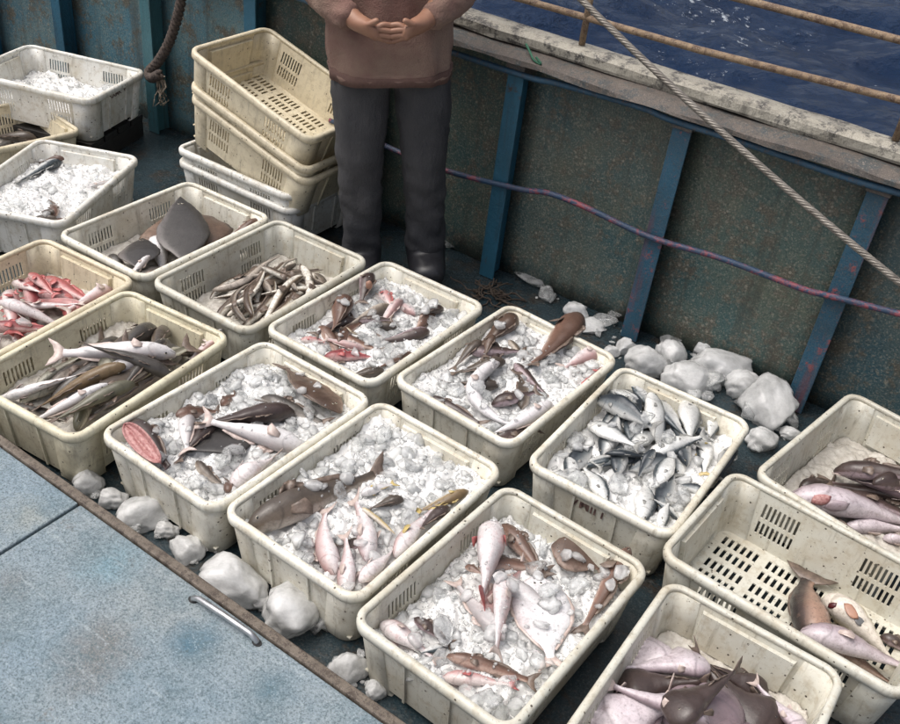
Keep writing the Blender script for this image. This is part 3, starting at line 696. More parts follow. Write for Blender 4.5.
    if dorsal and kind not in ('ray', 'eel'):
        runs = {'sardine': [(.42, .56, .05, 1)], 'goby': [(.3, .42, .05, 1), (.48, .86, .035, 1), (.55, .86, .03, -1)], 'gurnard': [(.3, .45, .07, 1), (.48, .86, .045, 1)], 'fateel': [(.25, .95, .022, 1)],
                'flat': [(.08, .9, .05, 1), (.16, .9, .05, -1)], 'monk': [(.6, .85, .04, 1)]}[kind]
        for a0, a1, ht, sg in runs:
            P = []; n = 9
            for i in range(n):
                q = i / (n - 1); s, p, t, D, W, hh, hw = fr(a0 + (a1 - a0) * q); env = math.sin(math.pi * min(.96, q * .9 + .12)) ** .6; b_ = p + D * (hh * .93 * sg) - org
                tp = b_ + D * sg * (ht * Ln * env * (1 + .08 * math.sin(i * 2.9))) + t * ht * Ln * .35 + W * Ln * .008 * math.sin(i * 1.7); P.append([b_, b_ * .5 + tp * .5 + W * Ln * .003, tp])
            mb_ = MB(); mb_.add(*grid_sheet(P, .0016)); mb_.build('dorsal_fin' if sg > 0 else 'anal_fin', fm, root, True)
    if pect and kind not in ('ray', 'eel', 'flat'):
        s, p, t, D, W, hh, hw = fr(.27 if kind != 'monk' else .34)
        for sg in (1, -1):
            sc = {'gurnard': .15, 'monk': .13, 'sardine': .08}.get(kind, .11) * Ln; P = []; b0 = p + W * (hw * .93 * sg) - D * hh * .25 - org
            for i in range(6):
                q = -1 + 2 * i / 5; b_ = b0 + D * q * sc * .16; tp = b0 + t * sc * (1 - .2 * abs(q)) + D * (q * sc * .42 - sc * .2) + W * sg * sc * .22; P.append([b_, b_ * .5 + tp * .5 + W * sg * sc * .03, tp])
            mb_ = MB(); mb_.add(*grid_sheet(P, .0015)); mb_.build('pectoral_fin', fm, root, True)
    if eyes:
        se = {'flat': .11, 'ray': .14, 'monk': .13, 'eel': .05, 'fateel': .06}.get(kind, .09); s, p, t, D, W, hh, hw = fr(se)
        r = {'sardine': .019, 'eel': .007, 'fateel': .009, 'flat': .014, 'ray': .012, 'monk': .013}.get(kind, .015) * Ln
        spots_ = [(W * sg * hw * .82 + D * hh * .38, W * sg) for sg in (1, -1)]
        if kind in ('flat', 'ray'): spots_ = [(W * hw * .95 + D * hh * q, W) for q in (.15, -.2)]
        if kind == 'monk': spots_ = [(W * sg * hw * .4 + D * hh * .88, D) for sg in (1, -1)]
        for off, axis in spots_:
            bm = bmesh.new(); bmesh.ops.create_uvsphere(bm, u_segments=10, v_segments=7, radius=r); q = axis.to_track_quat('Z', 'Y').to_matrix().to_4x4()
            for f_ in bm.faces: f_.smooth = True; f_.material_index = 1 if f_.calc_center_median().z > r * .62 else 0
            for v in bm.verts: v.co.z *= .6
            bmesh.ops.transform(bm, matrix=Matrix.Translation(p + off - org) @ q, verts=bm.verts); m2 = bpy.data.meshes.new('eye'); bm.to_mesh(m2); bm.free()
            link('eye', m2, root, [M['eye'], M['pupil']])
    return root
def blob(name, mat, c, r, parent, seed=0, amp=.25, sub=2):
    """an irregular soft lump, for mouths and patches that belong to a fish"""
    bm = bmesh.new(); bmesh.ops.create_icosphere(bm, subdivisions=sub, radius=1)
    for v in bm.verts:
        d = 1 + amp * noise.noise(v.co * 1.7 + Vector((seed, 0, 0))); v.co = Vector((v.co.x * r[0] * d, v.co.y * r[1] * d, v.co.z * r[2] * d))
    me = bpy.data.meshes.new(name); bm.to_mesh(me); bm.free(); o = link(name, me, parent, [mat], True)
    o.location = Vector(c) - (parent.location if parent is not None else Vector())
    return o

# ------------------------------------------------------------------ ice
def ice_shapes(n, sub, flat, amp, seed):
    out = []
    for k in range(n):
        bm = bmesh.new(); bmesh.ops.create_icosphere(bm, subdivisions=sub, radius=1)
        sx_, sy_ = random.uniform(.8, 1.35), random.uniform(.6, 1.0)
        cuts = [(Vector((random.gauss(0, 1), random.gauss(0, 1), random.gauss(0, .6))).normalized(), random.uniform(.5, .9)) for _ in range(7)]
        for v in bm.verts:
            c = v.co.copy(); d = 1 + amp * noise.noise(c * 1.3 + Vector((k * 7.7 + seed, 1, 2))) + amp * .5 * noise.noise(c * 3.1 + Vector((3, k * 5.1, seed)))
            # planar facets
            p_ = c * d
            for pn, pd in cuts:
                e_ = p_.dot(pn) - pd
                if e_ > 0: p_ = p_ - pn * e_ * .92
            v.co = Vector((p_.x * sx_, p_.y * sy_, max(-.8, min(.75, p_.z * 1.25)) * flat))
        V = np.array([v.co[:] for v in bm.verts]); Fc = np.array([[q.index for q in f.verts] for f in bm.faces]); out.append((V, Fc)); bm.free()
    return out
TINY = ice_shapes(8, 1, .6, .5, 1); MED = ice_shapes(20, 2, .42, .5, 50); LUMPM = []
for k, (V, Fc) in enumerate(ice_shapes(18, 3, .42, .55, 200)):
    me = bpy.data.meshes.new('ice_lump'); me.from_pydata(V.tolist(), [], Fc.tolist()); me.materials.append(M['icelump']); me.polygons.foreach_set('use_smooth', [True] * len(me.polygons)); LUMPM.append(me)
def rotm():
    q = rng.normal(size=4); q /= np.linalg.norm(q); a, b, c, d = q
    return np.array([[1 - 2 * (c * c + d * d), 2 * (b * c - a * d), 2 * (b * d + a * c)], [2 * (b * c + a * d), 1 - 2 * (b * b + d * d), 2 * (c * d - a * b)], [2 * (b * d - a * c), 2 * (c * d + a * b), 1 - 2 * (b * b + c * c)]])
def tiltm(mx):
    a = random.uniform(0, 2 * math.pi); t = random.uniform(0, mx); k = random.uniform(0, 2 * math.pi)
    return np.array((Matrix.Rotation(k, 3, 'Z') @ Matrix.Rotation(t, 3, 'X') @ Matrix.Rotation(a, 3, 'Z')))
def joined(name, items, mat, smooth=True, parent=None):
    """items: (shape, rotation, size, position) -> one mesh"""
    VV = []; FF = []; b = 0
    for (V, Fc), Rm, s, p in items: VV.append((V * s) @ Rm.T + p); FF.append(Fc + b); b += len(V)
    VV = np.concatenate(VV); FF = np.concatenate(FF); me = bpy.data.meshes.new(name)
    me.vertices.add(len(VV)); me.vertices.foreach_set('co', VV.ravel().astype(np.float32)); me.loops.add(FF.size); me.loops.foreach_set('vertex_index', FF.ravel().astype(np.int32))
    me.polygons.add(len(FF)); me.polygons.foreach_set('loop_start', np.arange(0, FF.size, 3, dtype=np.int32)); me.update(calc_edges=True); me.validate()
    return link(name, me, parent, [mat], smooth)
def inner(z, m=.0): i = inset(z) + .006 + m; return CL / 2 - i, CW / 2 - i
def in_rr(x, y, hx, hy, r=.04):
    if abs(x) > hx or abs(y) > hy: return False
    dx, dy = abs(x) - (hx - r), abs(y) - (hy - r); return not (dx > 0 and dy > 0 and dx * dx + dy * dy > r * r)
def ice_bed(cr, label, level, slope=(0, 0), bumpy=.012, seed=0, mat='icebed', mound=0):
    """the bed of crushed ice in a crate: a closed lumpy slab; world coordinates"""
    FALLEN.clear(); nx, ny = 109, 77; V = []; Fc = []
    mw = cr.matrix_world.copy()
    def hgt(x, y):
        return level + slope[0] * x + slope[1] * y + mound * (1 - (x / .27) ** 2) * (1 - (y / .19) ** 2) + bumpy * noise.noise(Vector((x * 14 + seed, y * 14, seed))) * 1.6 + bumpy * .7 * noise.noise(Vector((x * 45, y * 45, seed + 3))) + bumpy * .45 * noise.noise(Vector((x * 110, y * 110, seed + 8)))
    top = []
    for j in range(ny):
        for i in range(nx):
            a, b = -1 + 2 * i / (nx - 1), -1 + 2 * j / (ny - 1)
            z = min(CH - .006, max(.03, hgt(a * .27, b * .185))); hx, hy = inner(z, .0015)
            # square grid pressed into the rounded rectangle
            x, y = a * hx, b * hy; dx, dy = abs(x) - (hx - .04), abs(y) - (hy - .04)
            if dx > 0 and dy > 0:
                l = math.hypot(dx, dy); mx = max(dx, dy); k = mx / l; x = math.copysign(hx - .04 + dx * k, x); y = math.copysign(hy - .04 + dy * k, y)
            V.append(mw @ Vector((x, y, z)))
    for j in range(ny - 1):
        for i in range(nx - 1): Fc.append((j * nx + i, j * nx + i + 1, (j + 1) * nx + i + 1, (j + 1) * nx + i))
    loop = [i for i in range(nx)] + [j * nx + nx - 1 for j in range(1, ny)] + [(ny - 1) * nx + i for i in range(nx - 2, -1, -1)] + [j * nx for j in range(ny - 2, 0, -1)]
    b = len(V); hx, hy = inner(.028, .002); inv = mw.inverted()
    for q in loop:
        p = inv @ V[q]; V.append(mw @ Vector((p.x * .985 * hx / inner(p.z)[0], p.y * .985 * hy / inner(p.z)[1], .0275)))
    n = len(loop)
    for k in range(n): Fc.append((loop[k], b + k, b + (k + 1) % n, loop[(k + 1) % n]))
    Fc.append(tuple(b + k for k in range(n - 1, -1, -1)))
    me = bpy.data.meshes.new('crushed_ice'); me.from_pydata([tuple(v) for v in V], [], Fc); o = link('crushed_ice', me, None, [M[mat]], True)
    tag(o, label, 'ice', None, 'stuff')
    FALLEN.append(BVHTree.FromPolygons(V, Fc[:(nx - 1) * (ny - 1)])); return o
def ice_cover(cr, bed, where, tiny=900, med=170, lumps=14, keep=.22, grp=None, area=None, size=1.0, lump_spots=None, mat='ice'):
    tiny = int(tiny * .7); med = int(med * .85)
    """loose ice over bed and fish: tiny and middling pieces are stuff, the large lumps are things"""
    mw = cr.matrix_world.copy(); nb = FALLEN[0]
    def spot(m, keep=keep):
        for _ in range(60):
            hx, hy = inner(.15, m); x, y = random.uniform(-hx, hx), random.uniform(-hy, hy)
            if not in_rr(x, y, hx, hy): continue
            if area and not area(x, y): continue
            p = mw @ Vector((x, y, 0)); z = surface_z(p.x, p.y)
            if z is None: continue
            zb = nb.ray_cast(Vector((p.x, p.y, 1.2)), Vector((0, 0, -1)))[0]
            if zb is not None and z > zb.z + .004 and random.random() > keep: continue
            return p.x, p.y, z
        return None
    it = []
    for _ in range(tiny):
        q = spot(.008, keep * .4)
        if q: s = random.uniform(.002, .0055); it.append((random.choice(TINY), rotm(), s, np.array((q[0], q[1], q[2] + s * .2))))
    for _ in range(med):
        q = spot(.014)
        if q: s = random.choice((random.uniform(.007, .014), random.uniform(.014, .027))) * size; it.append((random.choice(MED), tiltm(.8), s, np.array((q[0], q[1], q[2] + s * .22))))
    if it:
        o = joined('ice_flakes', it, M[mat]); o.parent = bed; tag(o, None, None, None, 'stuff')
    for k in range(lumps):
        q = spot(.028) 
        if not q: continue
        s = random.uniform(.021, .034) * size
        lump((q[0], q[1], q[2] + s * .3), s, 'melting ice lump lying ' + where, grp or 'ice lumps ' + where, flat=random.uniform(.7, 1.1))
def lump(p, s, label, group=None, flat=1, me=None, tilt=.7, sz=None, cat='ice'):
    o = bpy.data.objects.new('ice_lump', me or random.choice(LUMPM)); COL.objects.link(o); o.location = p
    o.rotation_euler = (random.uniform(-tilt, tilt), random.uniform(-tilt, tilt), random.uniform(0, 6.28)); o.scale = sz or (s, s * random.uniform(.8, 1.1), s * flat); tag(o, label, cat, group); return o

# ------------------------------------------------------------------ the crates on the deck
z1, z2, z3, z4, z5 = zoomed(0, 0, 2.647), zoomed(0, 200, 2.587), zoomed(250, 220, 2.432), zoomed(80, 320, 2.128), zoomed(220, 380, 2.783)
z6, z7, zA1, zA3 = zoomed(340, 470, 2.647), zoomed(520, 340, 3.214), zoomed(0, 20, 5.57), zoomed(0, 120, 5.57)
zF1, zG, zF2, zB2 = zoomed(640, 440, 3.446), zoomed(740, 380, 5.17), zoomed(520, 560, 2.368), zoomed(0, 230, 5.17)
m_ = MB()
pal = empty('pallet', (-1.81, 3.93, 0), (0, 0, R(-13.2))); tag(pal, 'low dark wet wooden pallet under the ice crate by the bulwark', 'pallet')
for k in range(4):
    m_ = MB(); y = -.15 + k * .1; m_.box((-.27, y - .043, .075), (.27, y + .043, .1), bev=.003); m_.build('plank', M['pallet'], pal)
for x in (-.24, 0, .24):
    m_ = MB(); m_.box((x - .03, -.19, .0), (x + .03, .19, .0745), bev=.003); m_.build('bearer', M['pallet'], pal)
cA1 = crate('white crate of plain crushed ice beside the rope, farthest left under the bulwark', -1.81, 3.93, -13.2, .1, WH)
cA2 = crate('cream crate holding dark brown fish, cut by the left picture edge', -1.93, 3.525, 50.5, .0, YE, scale=.95)
cA3 = crate('white crate of ice with the number 0005 stamped on its end', -1.533, 3.155, 83.5, 0, WH)
cB1 = crate('ivory crate of dark slate rays and flatfish', -1.026, 2.926, 60.4, 0, IV)
cB2 = crate('stained yellowish crate of red fish at the left edge', -1.326, 2.382, 63.3, 0, YE)
cB3 = crate('yellowish crate heaped with slender brown gobies near the hatch', -.963, 2.146, 63.9, 0, (.7, .66, .5))
cC0 = crate('grey white crate of thin striped eels in front of the stack', -.643, 2.718, 60.1, 0, GR)
cC1 = crate('ivory crate of pinkish mixed fish in ice by the standing person', -.237, 2.533, 59, 0, IV)
cC2 = crate('ivory crate of ice with a gaping red mouth at its left corner', -.529, 1.972, 58.4, 0, IV)
cD1 = crate('ivory crate of ice with a curled white eel and brown fish', .178, 2.351, 56.5, 0, IV)
cD2 = crate('ivory crate with a long brown fish and pink bellies under heaped ice', -.157, 1.758, 58.2, 0, IV)
cE1 = crate('ivory crate of small silver sardines and ice', .557, 2.085, 60.3, 0, IV)
cE2 = crate('grimy grey crate with white flatfish and a pink fish on ice', .197, 1.485, 56.7, 0, GR)
cF1 = crate('nearly empty grimy crate showing its slotted floor', .915, 1.665, -34.5, .012, GR)
cF2 = crate('crate heaped with purple brown monkfish at the bottom edge', .605, 1.232, 59.6, 0, GR)
cG = crate('crate with a large pink purple fish at the right edge under the bulwark', 1.2, 2.105, 49.5, 0, GR)
for cr_ in (cF1,): cr_.rotation_euler = (0, 0, R(-34.5))
bpy.context.view_layer.update()
lettering(cA3, '0005', .036, -1, dy=.07)
lettering(cA1, 'KXMK  V', .03, 1, dz=.014)
lettering(cE1, 'VMII I', .04, -1, 'ink', -.004, .02)
# nested stack by the person
ST = (-.80, 3.475); yawS = -30
SG = 'crates in the leaning stack'
cS = [crate('lowest empty crate of the leaning stack', ST[0], ST[1], yawS, 0, WH, group=SG),
      crate('second crate from the bottom of the leaning stack', ST[0], ST[1] , yawS, .052, WH, group=SG)]
def tilted(label, dx, z, tilt, col, dyaw=0):
    c = crate(label, 0, 0, 0, 0, col, group=SG)
    # tilt about the crate's right hand lower edge
    Mx = Matrix.Translation((ST[0], ST[1], z)) @ Matrix.Rotation(R(yawS + dyaw), 4, 'Z') @ Matrix.Translation((.29 + dx, 0, 0)) @ Matrix.Rotation(R(tilt), 4, 'Y') @ Matrix.Translation((-.27, 0, 0))
    c.matrix_world = Mx; return c
cS += [tilted('tan middle crate of the leaning stack, tilted under the second tan one', -.0, .15, 15, YE),
       tilted('tan crate second from the top of the leaning stack', -.0, .195, 15, YE),
       tilted('cracked tan crate on top of the leaning stack showing its slotted floor', -.0, .31, 16.5, YE, 1)]
bpy.context.view_layer.update()

# ------------------------------------------------------------------ contents
def scatter_fish(cr, n, kind, skins, ln, zg, label, group, name='fish', cat='fish', yaw=(0, 1.0), area=None, **kw):
    mw = cr.matrix_world.copy()
    for k in range(n):
        L = random.uniform(*ln); a = random.gauss(*yaw) + (math.pi if random.random() < .4 else 0)
        hx, hy = .24, .155
        ex, ey = abs(math.cos(a)) * L * .5, abs(math.sin(a)) * L * .5
        x, y = random.uniform(-max(.005, hx - ex), max(.005, hx - ex)), random.uniform(-max(.005, hy - ey), max(.005, hy - ey))
        if area: x, y = area(x, y)
        p, d = Vector((x, y, 0)), Vector((math.cos(a), math.sin(a), 0)) * L * .5
        A, B = mw @ (p - d), mw @ (p + d)
        fish(name, label, cat, kind, random.choice(skins), A[:], B[:], zg, group=group, **{q: (v() if callable(v) else v) for q, v in kw.items()})
rnd = random.uniform
def buried(cr, n, skins, where, ln=(.1, .2)):
    scatter_fish(cr, n, 'gurnard', skins, ln, .16, 'half buried fish showing through the ice ' + where, 'half buried fish ' + where, roll=lambda: rnd(40, 130), yaw=(.3, 1.2), fat=lambda: rnd(.9, 1.35), sink=.75, bend=lambda: rnd(-.08, .08), pect=False)
# A1 -- ice only
bed = ice_bed(cA1, 'pale crushed ice filling the crate by the rope', .085, (.03, .05), .014, 1, 'icebed'); 
fish('fish', 'tiny dark fish tail showing in the ice of the far left crate', 'fish', 'goby', 'greybrown', zA1(315, 382), zA1(352, 402), .2, roll=60)
ice_cover(cA1, bed, 'in the far left ice crate', 1000, 40, 4, .6)
# A2
bed = ice_bed(cA2, 'crushed ice under the brown fish in the cream left crate', .07, (0, 0), .01, 2, 'icewarm')
for k, (h, t, s, lb) in enumerate([((190, 590), (-60, 560), 'brown', 'rear brown fish in the cream crate at the left edge'), ((215, 600), (40, 640), 'redbrown', 'brown fish nearest the rim in the cream crate at the left edge'), ((60, 590), (-80, 640), 'greybrown', 'dark fish cut by the left picture edge in the cream crate')]):
    fish('fish', lb, 'fish', 'gurnard', s, zA1(*h), zA1(*t), .14, roll=70, fat=1.25, bend=rnd(-.05, .05))
# A3
bed = ice_bed(cA3, 'smooth crushed ice in the crate numbered 0005', .13, (.0, 0), .016, 3, 'icebed', .02)
fish('fish', 'silver fish half sunk in ice in the crate numbered 0005', 'fish', 'gurnard', 'silver', zA3(345, 215), zA3(100, 310), .165, roll=70, fat=1.0, sink=.5)
fish('fish', 'brown fish head poking from ice in the crate numbered 0005', 'fish', 'gurnard', 'redbrown', zA3(355, 205), zA3(215, 185), .18, roll=60, fat=1.3)
fish('fish', 'thin white fish in ice near the right rim of crate 0005', 'fish', 'goby', 'white', zA3(480, 345), zA3(620, 310), .165, roll=70, fat=.7)
for k, (h, t) in enumerate([((300, 520), (300, 430)), ((300, 520), (225, 480)), ((300, 525), (400, 500)), ((310, 530), (160, 500))]):
    fish('fish', 'small brown fish in the little clump at the front of crate 0005', 'fish', 'goby', ['redbrown', 'brown'][k % 2], zA3(*h), zA3(*t), .175, roll=60, fat=1.3, group='small brown fish clumped in crate 0005')
ice_cover(cA3, bed, 'in the crate numbered 0005', 1200, 45, 6, .3)
# B1 rays
bed = ice_bed(cB1, 'wet ice under the rays', .08, (0, 0), .01, 4, 'icewarm')
fish('fish', 'pale belly of a fish at the back right of the ray crate', 'fish', 'gurnard', 'white', z1(690, 585), z1(560, 625), .155, roll=120, fat=1.2)
fish('fish', 'pale belly of a fish between the two slate rays', 'fish', 'gurnard', 'white', z1(410, 600), z1(430, 680), .15, roll=140, fat=1.4)
fish('ray', 'wide red brown ray spread behind the slate one', 'fish', 'ray', 'flatbrown', z1(468, 526), z1(520, 650), .17, roll=86, fat=1.25, lift=.02)
fish('fish', 'red brown fish at the right end of the ray crate', 'fish', 'goby', 'redbrown', z1(690, 582), z1(590, 612), .165, roll=70, fat=1.1)
fish('fish', 'brown fish head at the left corner of the ray crate', 'fish', 'gurnard', 'greybrown', z1(285, 640), z1(330, 685), .15, roll=60, fat=1.5)
fish('fish', 'grey brown fish along the near rim of the ray crate', 'fish', 'goby', 'greybrown', z1(330, 705), z1(500, 668), .155, roll=70, fat=1.3)
fish('ray', 'smaller slate grey ray with a pale patch at its tail', 'fish', 'ray', 'flatdark', z1(375, 600), z1(362, 700), .165, roll=84, fat=.72, lift=.015)
fish('ray', 'largest slate grey ray lying on top of its crate', 'fish', 'ray', 'flatdark', z1(478, 532), z1(494, 690), .17, roll=86, fat=.58, lift=.03)
fish('fish', 'small white fish tail in front of the smaller ray', 'fish', 'goby', 'white', z1(395, 660), z1(330, 695), .18, roll=100, fat=1.1)
# B2 red fish
bed = ice_bed(cB2, 'pinkish ice under the red fish', .095, (0, 0), .01, 5, 'icewarm')
scatter_fish(cB2, 7, 'gurnard', ['red', 'darkred', 'pink'], (.2, .26), .1, 'red fish in the lower layer of the red fish crate', 'lower layer of red fish', 'red_fish', roll=lambda: rnd(60, 110), yaw=(1.2, .5), area=lambda x, y: (x * .9 + .02, y))
RF = [((215, 215), (470, 350), 'red', 75, 1.0, 'bright red fish at the back of its crate'), ((150, 232), (275, 325), 'red', 70, 1.1, 'short red fish at the back left of the red fish crate'),
      ((60, 232), (215, 335), 'pink', 110, 1.05, 'red fish with a pointed pale snout at the left wall of its crate'), ((600, 262), (360, 420), 'pinkwhite', 120, .95, 'pale pink fish at the right end of the red fish crate'),
      ((-60, 380), (80, 345), 'darkred', 75, 1.2, 'dark red fish at the left end of the red fish crate'), ((95, 335), (410, 400), 'pinkwhite', 95, .62, 'slender grey pink fish across the red fish crate'),
      ((0, 395), (360, 445), 'pinkwhite', 125, 1.05, 'largest pale pink fish with red edges in the red fish crate'), ((-70, 480), (265, 478), 'darkred', 75, 1.05, 'dark red fish nearest the near rim of its crate')]
for h, t, s, ro_, ft, lb in RF: fish('red_fish', lb, 'fish', 'gurnard', s, zB2(*h), zB2(*t), .145, roll=ro_, fat=ft * .9, bend=rnd(-.03, .03), group='red fish in the yellowish crate')
ice_cover(cB2, bed, 'in the red fish crate', 120, 16, 3, .3, area=lambda x, y: x < .05 and y < -.04)
# B3 gobies
bed = ice_bed(cB3, 'wet ice under the gobies', .11, (0, 0), .012, 6, 'icewarm')
scatter_fish(cB3, 16, 'goby', ['greybrown', 'brown', 'white', 'green'], (.22, .3), .12, 'slender brown goby in the lower layer of the goby crate', 'lower layer of gobies', 'goby', roll=lambda: rnd(40, 120), yaw=(.1, .35), fat=lambda: rnd(.8, 1.05))
GB = [((300, 330), (185, 430), 'greybrown', 60, 1.05, 'grey brown goby at the back left of the goby crate'), ((395, 312), (265, 410), 'brown', 60, 1.1, 'reddish brown goby at the back of the goby crate'),
      ((398, 322), (320, 420), 'greybrown', 55, 1.45, 'fat dark grey goby at the back of the goby crate'), ((430, 318), (405, 410), 'brown', 60, 1.25, 'short brown goby standing up at the right back of its crate'),
      ((525, 365), (430, 392), 'brown', 70, 1.1, 'brown goby by the right rim of the goby crate'), ((575, 322), (465, 428), 'white', 95, .55, 'thin pale goby poking over the right rim of its crate'),
      ((45, 485), (158, 408), 'white', 100, .6, 'thin pale goby against the left wall of the goby crate'), ((95, 475), (205, 395), 'green', 90, .7, 'pale olive goby against the left wall of the goby crate'),
      ((455, 432), (170, 438), 'white', 120, .95, 'long white bellied goby on top of the goby heap'), ((450, 470), (245, 450), 'greybrown', 50, 1.0, 'dark brown goby just below the white bellied one'),
      ((330, 478), (105, 508), 'tan', 60, 1.0, 'yellowish tan goby in the middle of the near side of its crate'), ((-20, 488), (205, 472), 'white', 130, .7, 'pale goby at the left rim of the goby crate'),
      ((10, 512), (165, 522), 'greybrown', 60, .8, 'brown goby at the near left corner of its crate'), ((285, 512), (90, 545), 'white', 130, .75, 'white bellied goby at the near rim of its crate'),
      ((350, 500), (150, 565), 'green', 60, 1.0, 'grey olive goby along the near rim of its crate'), ((172, 588), (255, 560), 'pinkwhite', 100, 1.2, 'goby with pink mouth in the near corner of its crate'),
      ((560, 362), (480, 400), 'pinkwhite', 95, 1.1, 'pink headed goby at the right end of its crate')]
for h, t, s, ro_, ft, lb in GB: fish('goby', lb, 'fish', 'goby', s, z2(*h), z2(*t), .165, roll=ro_, fat=ft, bend=rnd(-.04, .04), group='slender gobies in the yellowish crate', sink=.25)
# C0 eels
bed = ice_bed(cC0, 'wet ice under the striped eels', .07, (0.04, 0), .01, 7, 'icewarm')
scatter_fish(cC0, 32, 'fateel', ['eel', 'eel', 'eel', 'brown'], (.22, .34), .12, 'thin striped brown and white eel in the eel crate', 'striped eels', 'eel', roll=lambda: rnd(40, 150), yaw=(.1, .45), bend=lambda: rnd(-.22, .22), wig=lambda: rnd(-.07, .07), fat=lambda: rnd(.6, .85), sink=.55, area=lambda x, y: (x * .95 + .045, y * .95))
# C1
bed = ice_bed(cC1, 'crushed ice in the crate of pinkish fish', .14, (.03, 0), .014, 8, 'icebed', .01)
buried(cC1, 9, ['redbrown', 'pinkwhite', 'brown', 'pink', 'monk', 'pinkwhite'], 'in the crate of pinkish fish')
fs1 = [((232, 195), (205, 262), 'gurnard', 'redbrown', 40, 1.9, 'rounded mottled brown fish in the pinkish fish crate'), ((318, 162), (345, 208), 'gurnard', 'pink', 70, 1.4, 'small pink fish near the back of the pinkish fish crate'),
       ((180, 318), (300, 318), 'gurnard', 'darkred', 75, 1.1, 'deep pink fish at the near side of the pinkish fish crate'), ((325, 350), (235, 362), 'goby', 'brown', 60, 1.5, 'brown fish in the near corner of the pinkish fish crate'),
       ((395, 308), (315, 345), 'goby', 'redbrown', 60, 1.0, 'slim red brown fish by the right rim of the pinkish fish crate'), ((470, 215), (415, 235), 'gurnard', 'monk', 50, 1.6, 'dark lumpy fish at the right of the pinkish fish crate'),
       ((125, 275), (180, 280), 'goby', 'pink', 60, 1.5, 'little pink fish at the left wall of the pinkish fish crate'), ((370, 200), (320, 240), 'goby', 'pinkwhite', 80, 1.3, 'pale pink fish in the middle of the pinkish fish crate'),
       ((280, 300), (190, 285), 'goby', 'pinkwhite', 90, 1.4, 'pale fish under ice in the pinkish fish crate'), ((265, 240), (340, 245), 'goby', 'monk', 70, 1.2, 'dark slim fish in the middle of the pinkish fish crate')]
for h, t, kd, s, ro_, ft, lb in fs1: fish('fish', lb, 'fish', kd, s, z3(*h), z3(*t), .17, roll=ro_, fat=ft, bend=rnd(-.05, .05), sink=.4)
f_ = fish('fish', 'dark fish head with orange cheek standing up by the back wall', 'fish', 'gurnard', 'monk', z3(292, 130), z3(272, 182), .19, roll=75, fat=1.6, lift=.012, arch=.05)
bpy.context.view_layer.update(); c_ = at(*z3(290, 152), .215); blob('cheek', M['orange'], c_ + Vector((0, -.008, -.004)), (.012, .008, .016), f_, 3)
fish('eel', 'small coiled yellowish eel in the pinkish fish crate', 'fish', 'fateel', 'tan', z3(235, 262), z3(272, 262), .175, roll=80, bend=-.5, fat=1.2, lift=.006)
ice_cover(cC1, bed, 'in the crate of pinkish fish by the person', 1100, 200, 16, .26)
# C2
bed = ice_bed(cC2, 'crushed ice in the crate with the gaping red mouth', .145, (0, .02), .016, 9, 'icebed', .01)
buried(cC2, 4, ['monk', 'brown', 'greybrown', 'white'], 'in the gaping mouth crate')
fish('fish', 'dark brown fish with a spread fan tail at the back of the crate', 'fish', 'flat', 'flatbrown', z4(555, 190), z4(440, 100), .18, roll=70, fat=1.0, lift=.02)
fish('fish', 'small brown fish against the slotted wall left of the fan tail', 'fish', 'gurnard', 'redbrown', z4(205, 212), z4(290, 180), .175, roll=60, fat=1.3)
fish('fish', 'small brown fish head below the slots of the gaping mouth crate', 'fish', 'gurnard', 'redbrown', z4(300, 165), z4(330, 140), .18, roll=60, fat=1.7)
fish('ray', 'dark mottled skate under the white fish', 'fish', 'ray', 'flatdark', z4(400, 205), z4(215, 285), .17, roll=88, fat=.85)
fish('fish', 'mottled brown fish behind the white one', 'fish', 'gurnard', 'monk', z4(455, 190), z4(265, 228), .175, roll=60, fat=1.2)
fish('fish', 'white silver fish laid across the ice of its crate', 'fish', 'gurnard', 'white', z4(480, 262), z4(280, 225), .185, roll=125, fat=1.0, lift=.008)
fish('fish', 'round white pink belly at the near rim of its crate', 'fish', 'gurnard', 'pinkwhite', z4(325, 345), z4(410, 285), .175, roll=150, fat=1.9)
fish('fish', 'small orange brown fish head at the near rim of its crate', 'fish', 'goby', 'redbrown', z4(315, 362), z4(318, 325), .175, roll=60, fat=2.0)
f_ = fish('fish', 'fish with a gaping red mouth standing at the left corner of its crate', 'fish', 'gurnard', 'monk', (133, 421), (168, 464), .18, roll=60, fat=1.25, lift=.012, pect=False, tailfin=False)
A_, B_ = at(128, 424, .205), at(164, 463, .185); X_ = (B_ - A_).normalized(); Nn = (Vector((0, -.55, .8)) - X_ * X_.dot(Vector((0, -.55, .8)))).normalized(); Y_ = Nn.cross(X_); ln_ = (B_ - A_).length / 2; c_ = (A_ + B_) / 2 - Y_ * .006
P = []
for i in range(15):
    u = -1 + 2 * i / 14; row = []
    for j in range(13):
        v = -1 + 2 * j / 12; hw = .024 * (1 - u * u) ** .55 + .0005
        row.append(c_ + X_ * (u * ln_) + Y_ * (v * hw) + Nn * (.012 + .012 * (abs(v) ** 2.2) * (1 - u * u) + .0045 * math.sin(v * 9 + u * 1.5) * (1 - u * u) - .006 * (1 - v * v)) - f_.location)
    P.append(row)
m_ = MB(); m_.add(*grid_sheet(P, .003)); m_.build('open_mouth', M['gape'], f_, True)
ice_cover(cC2, bed, 'in the crate with the gaping red mouth', 1200, 190, 16, .16)
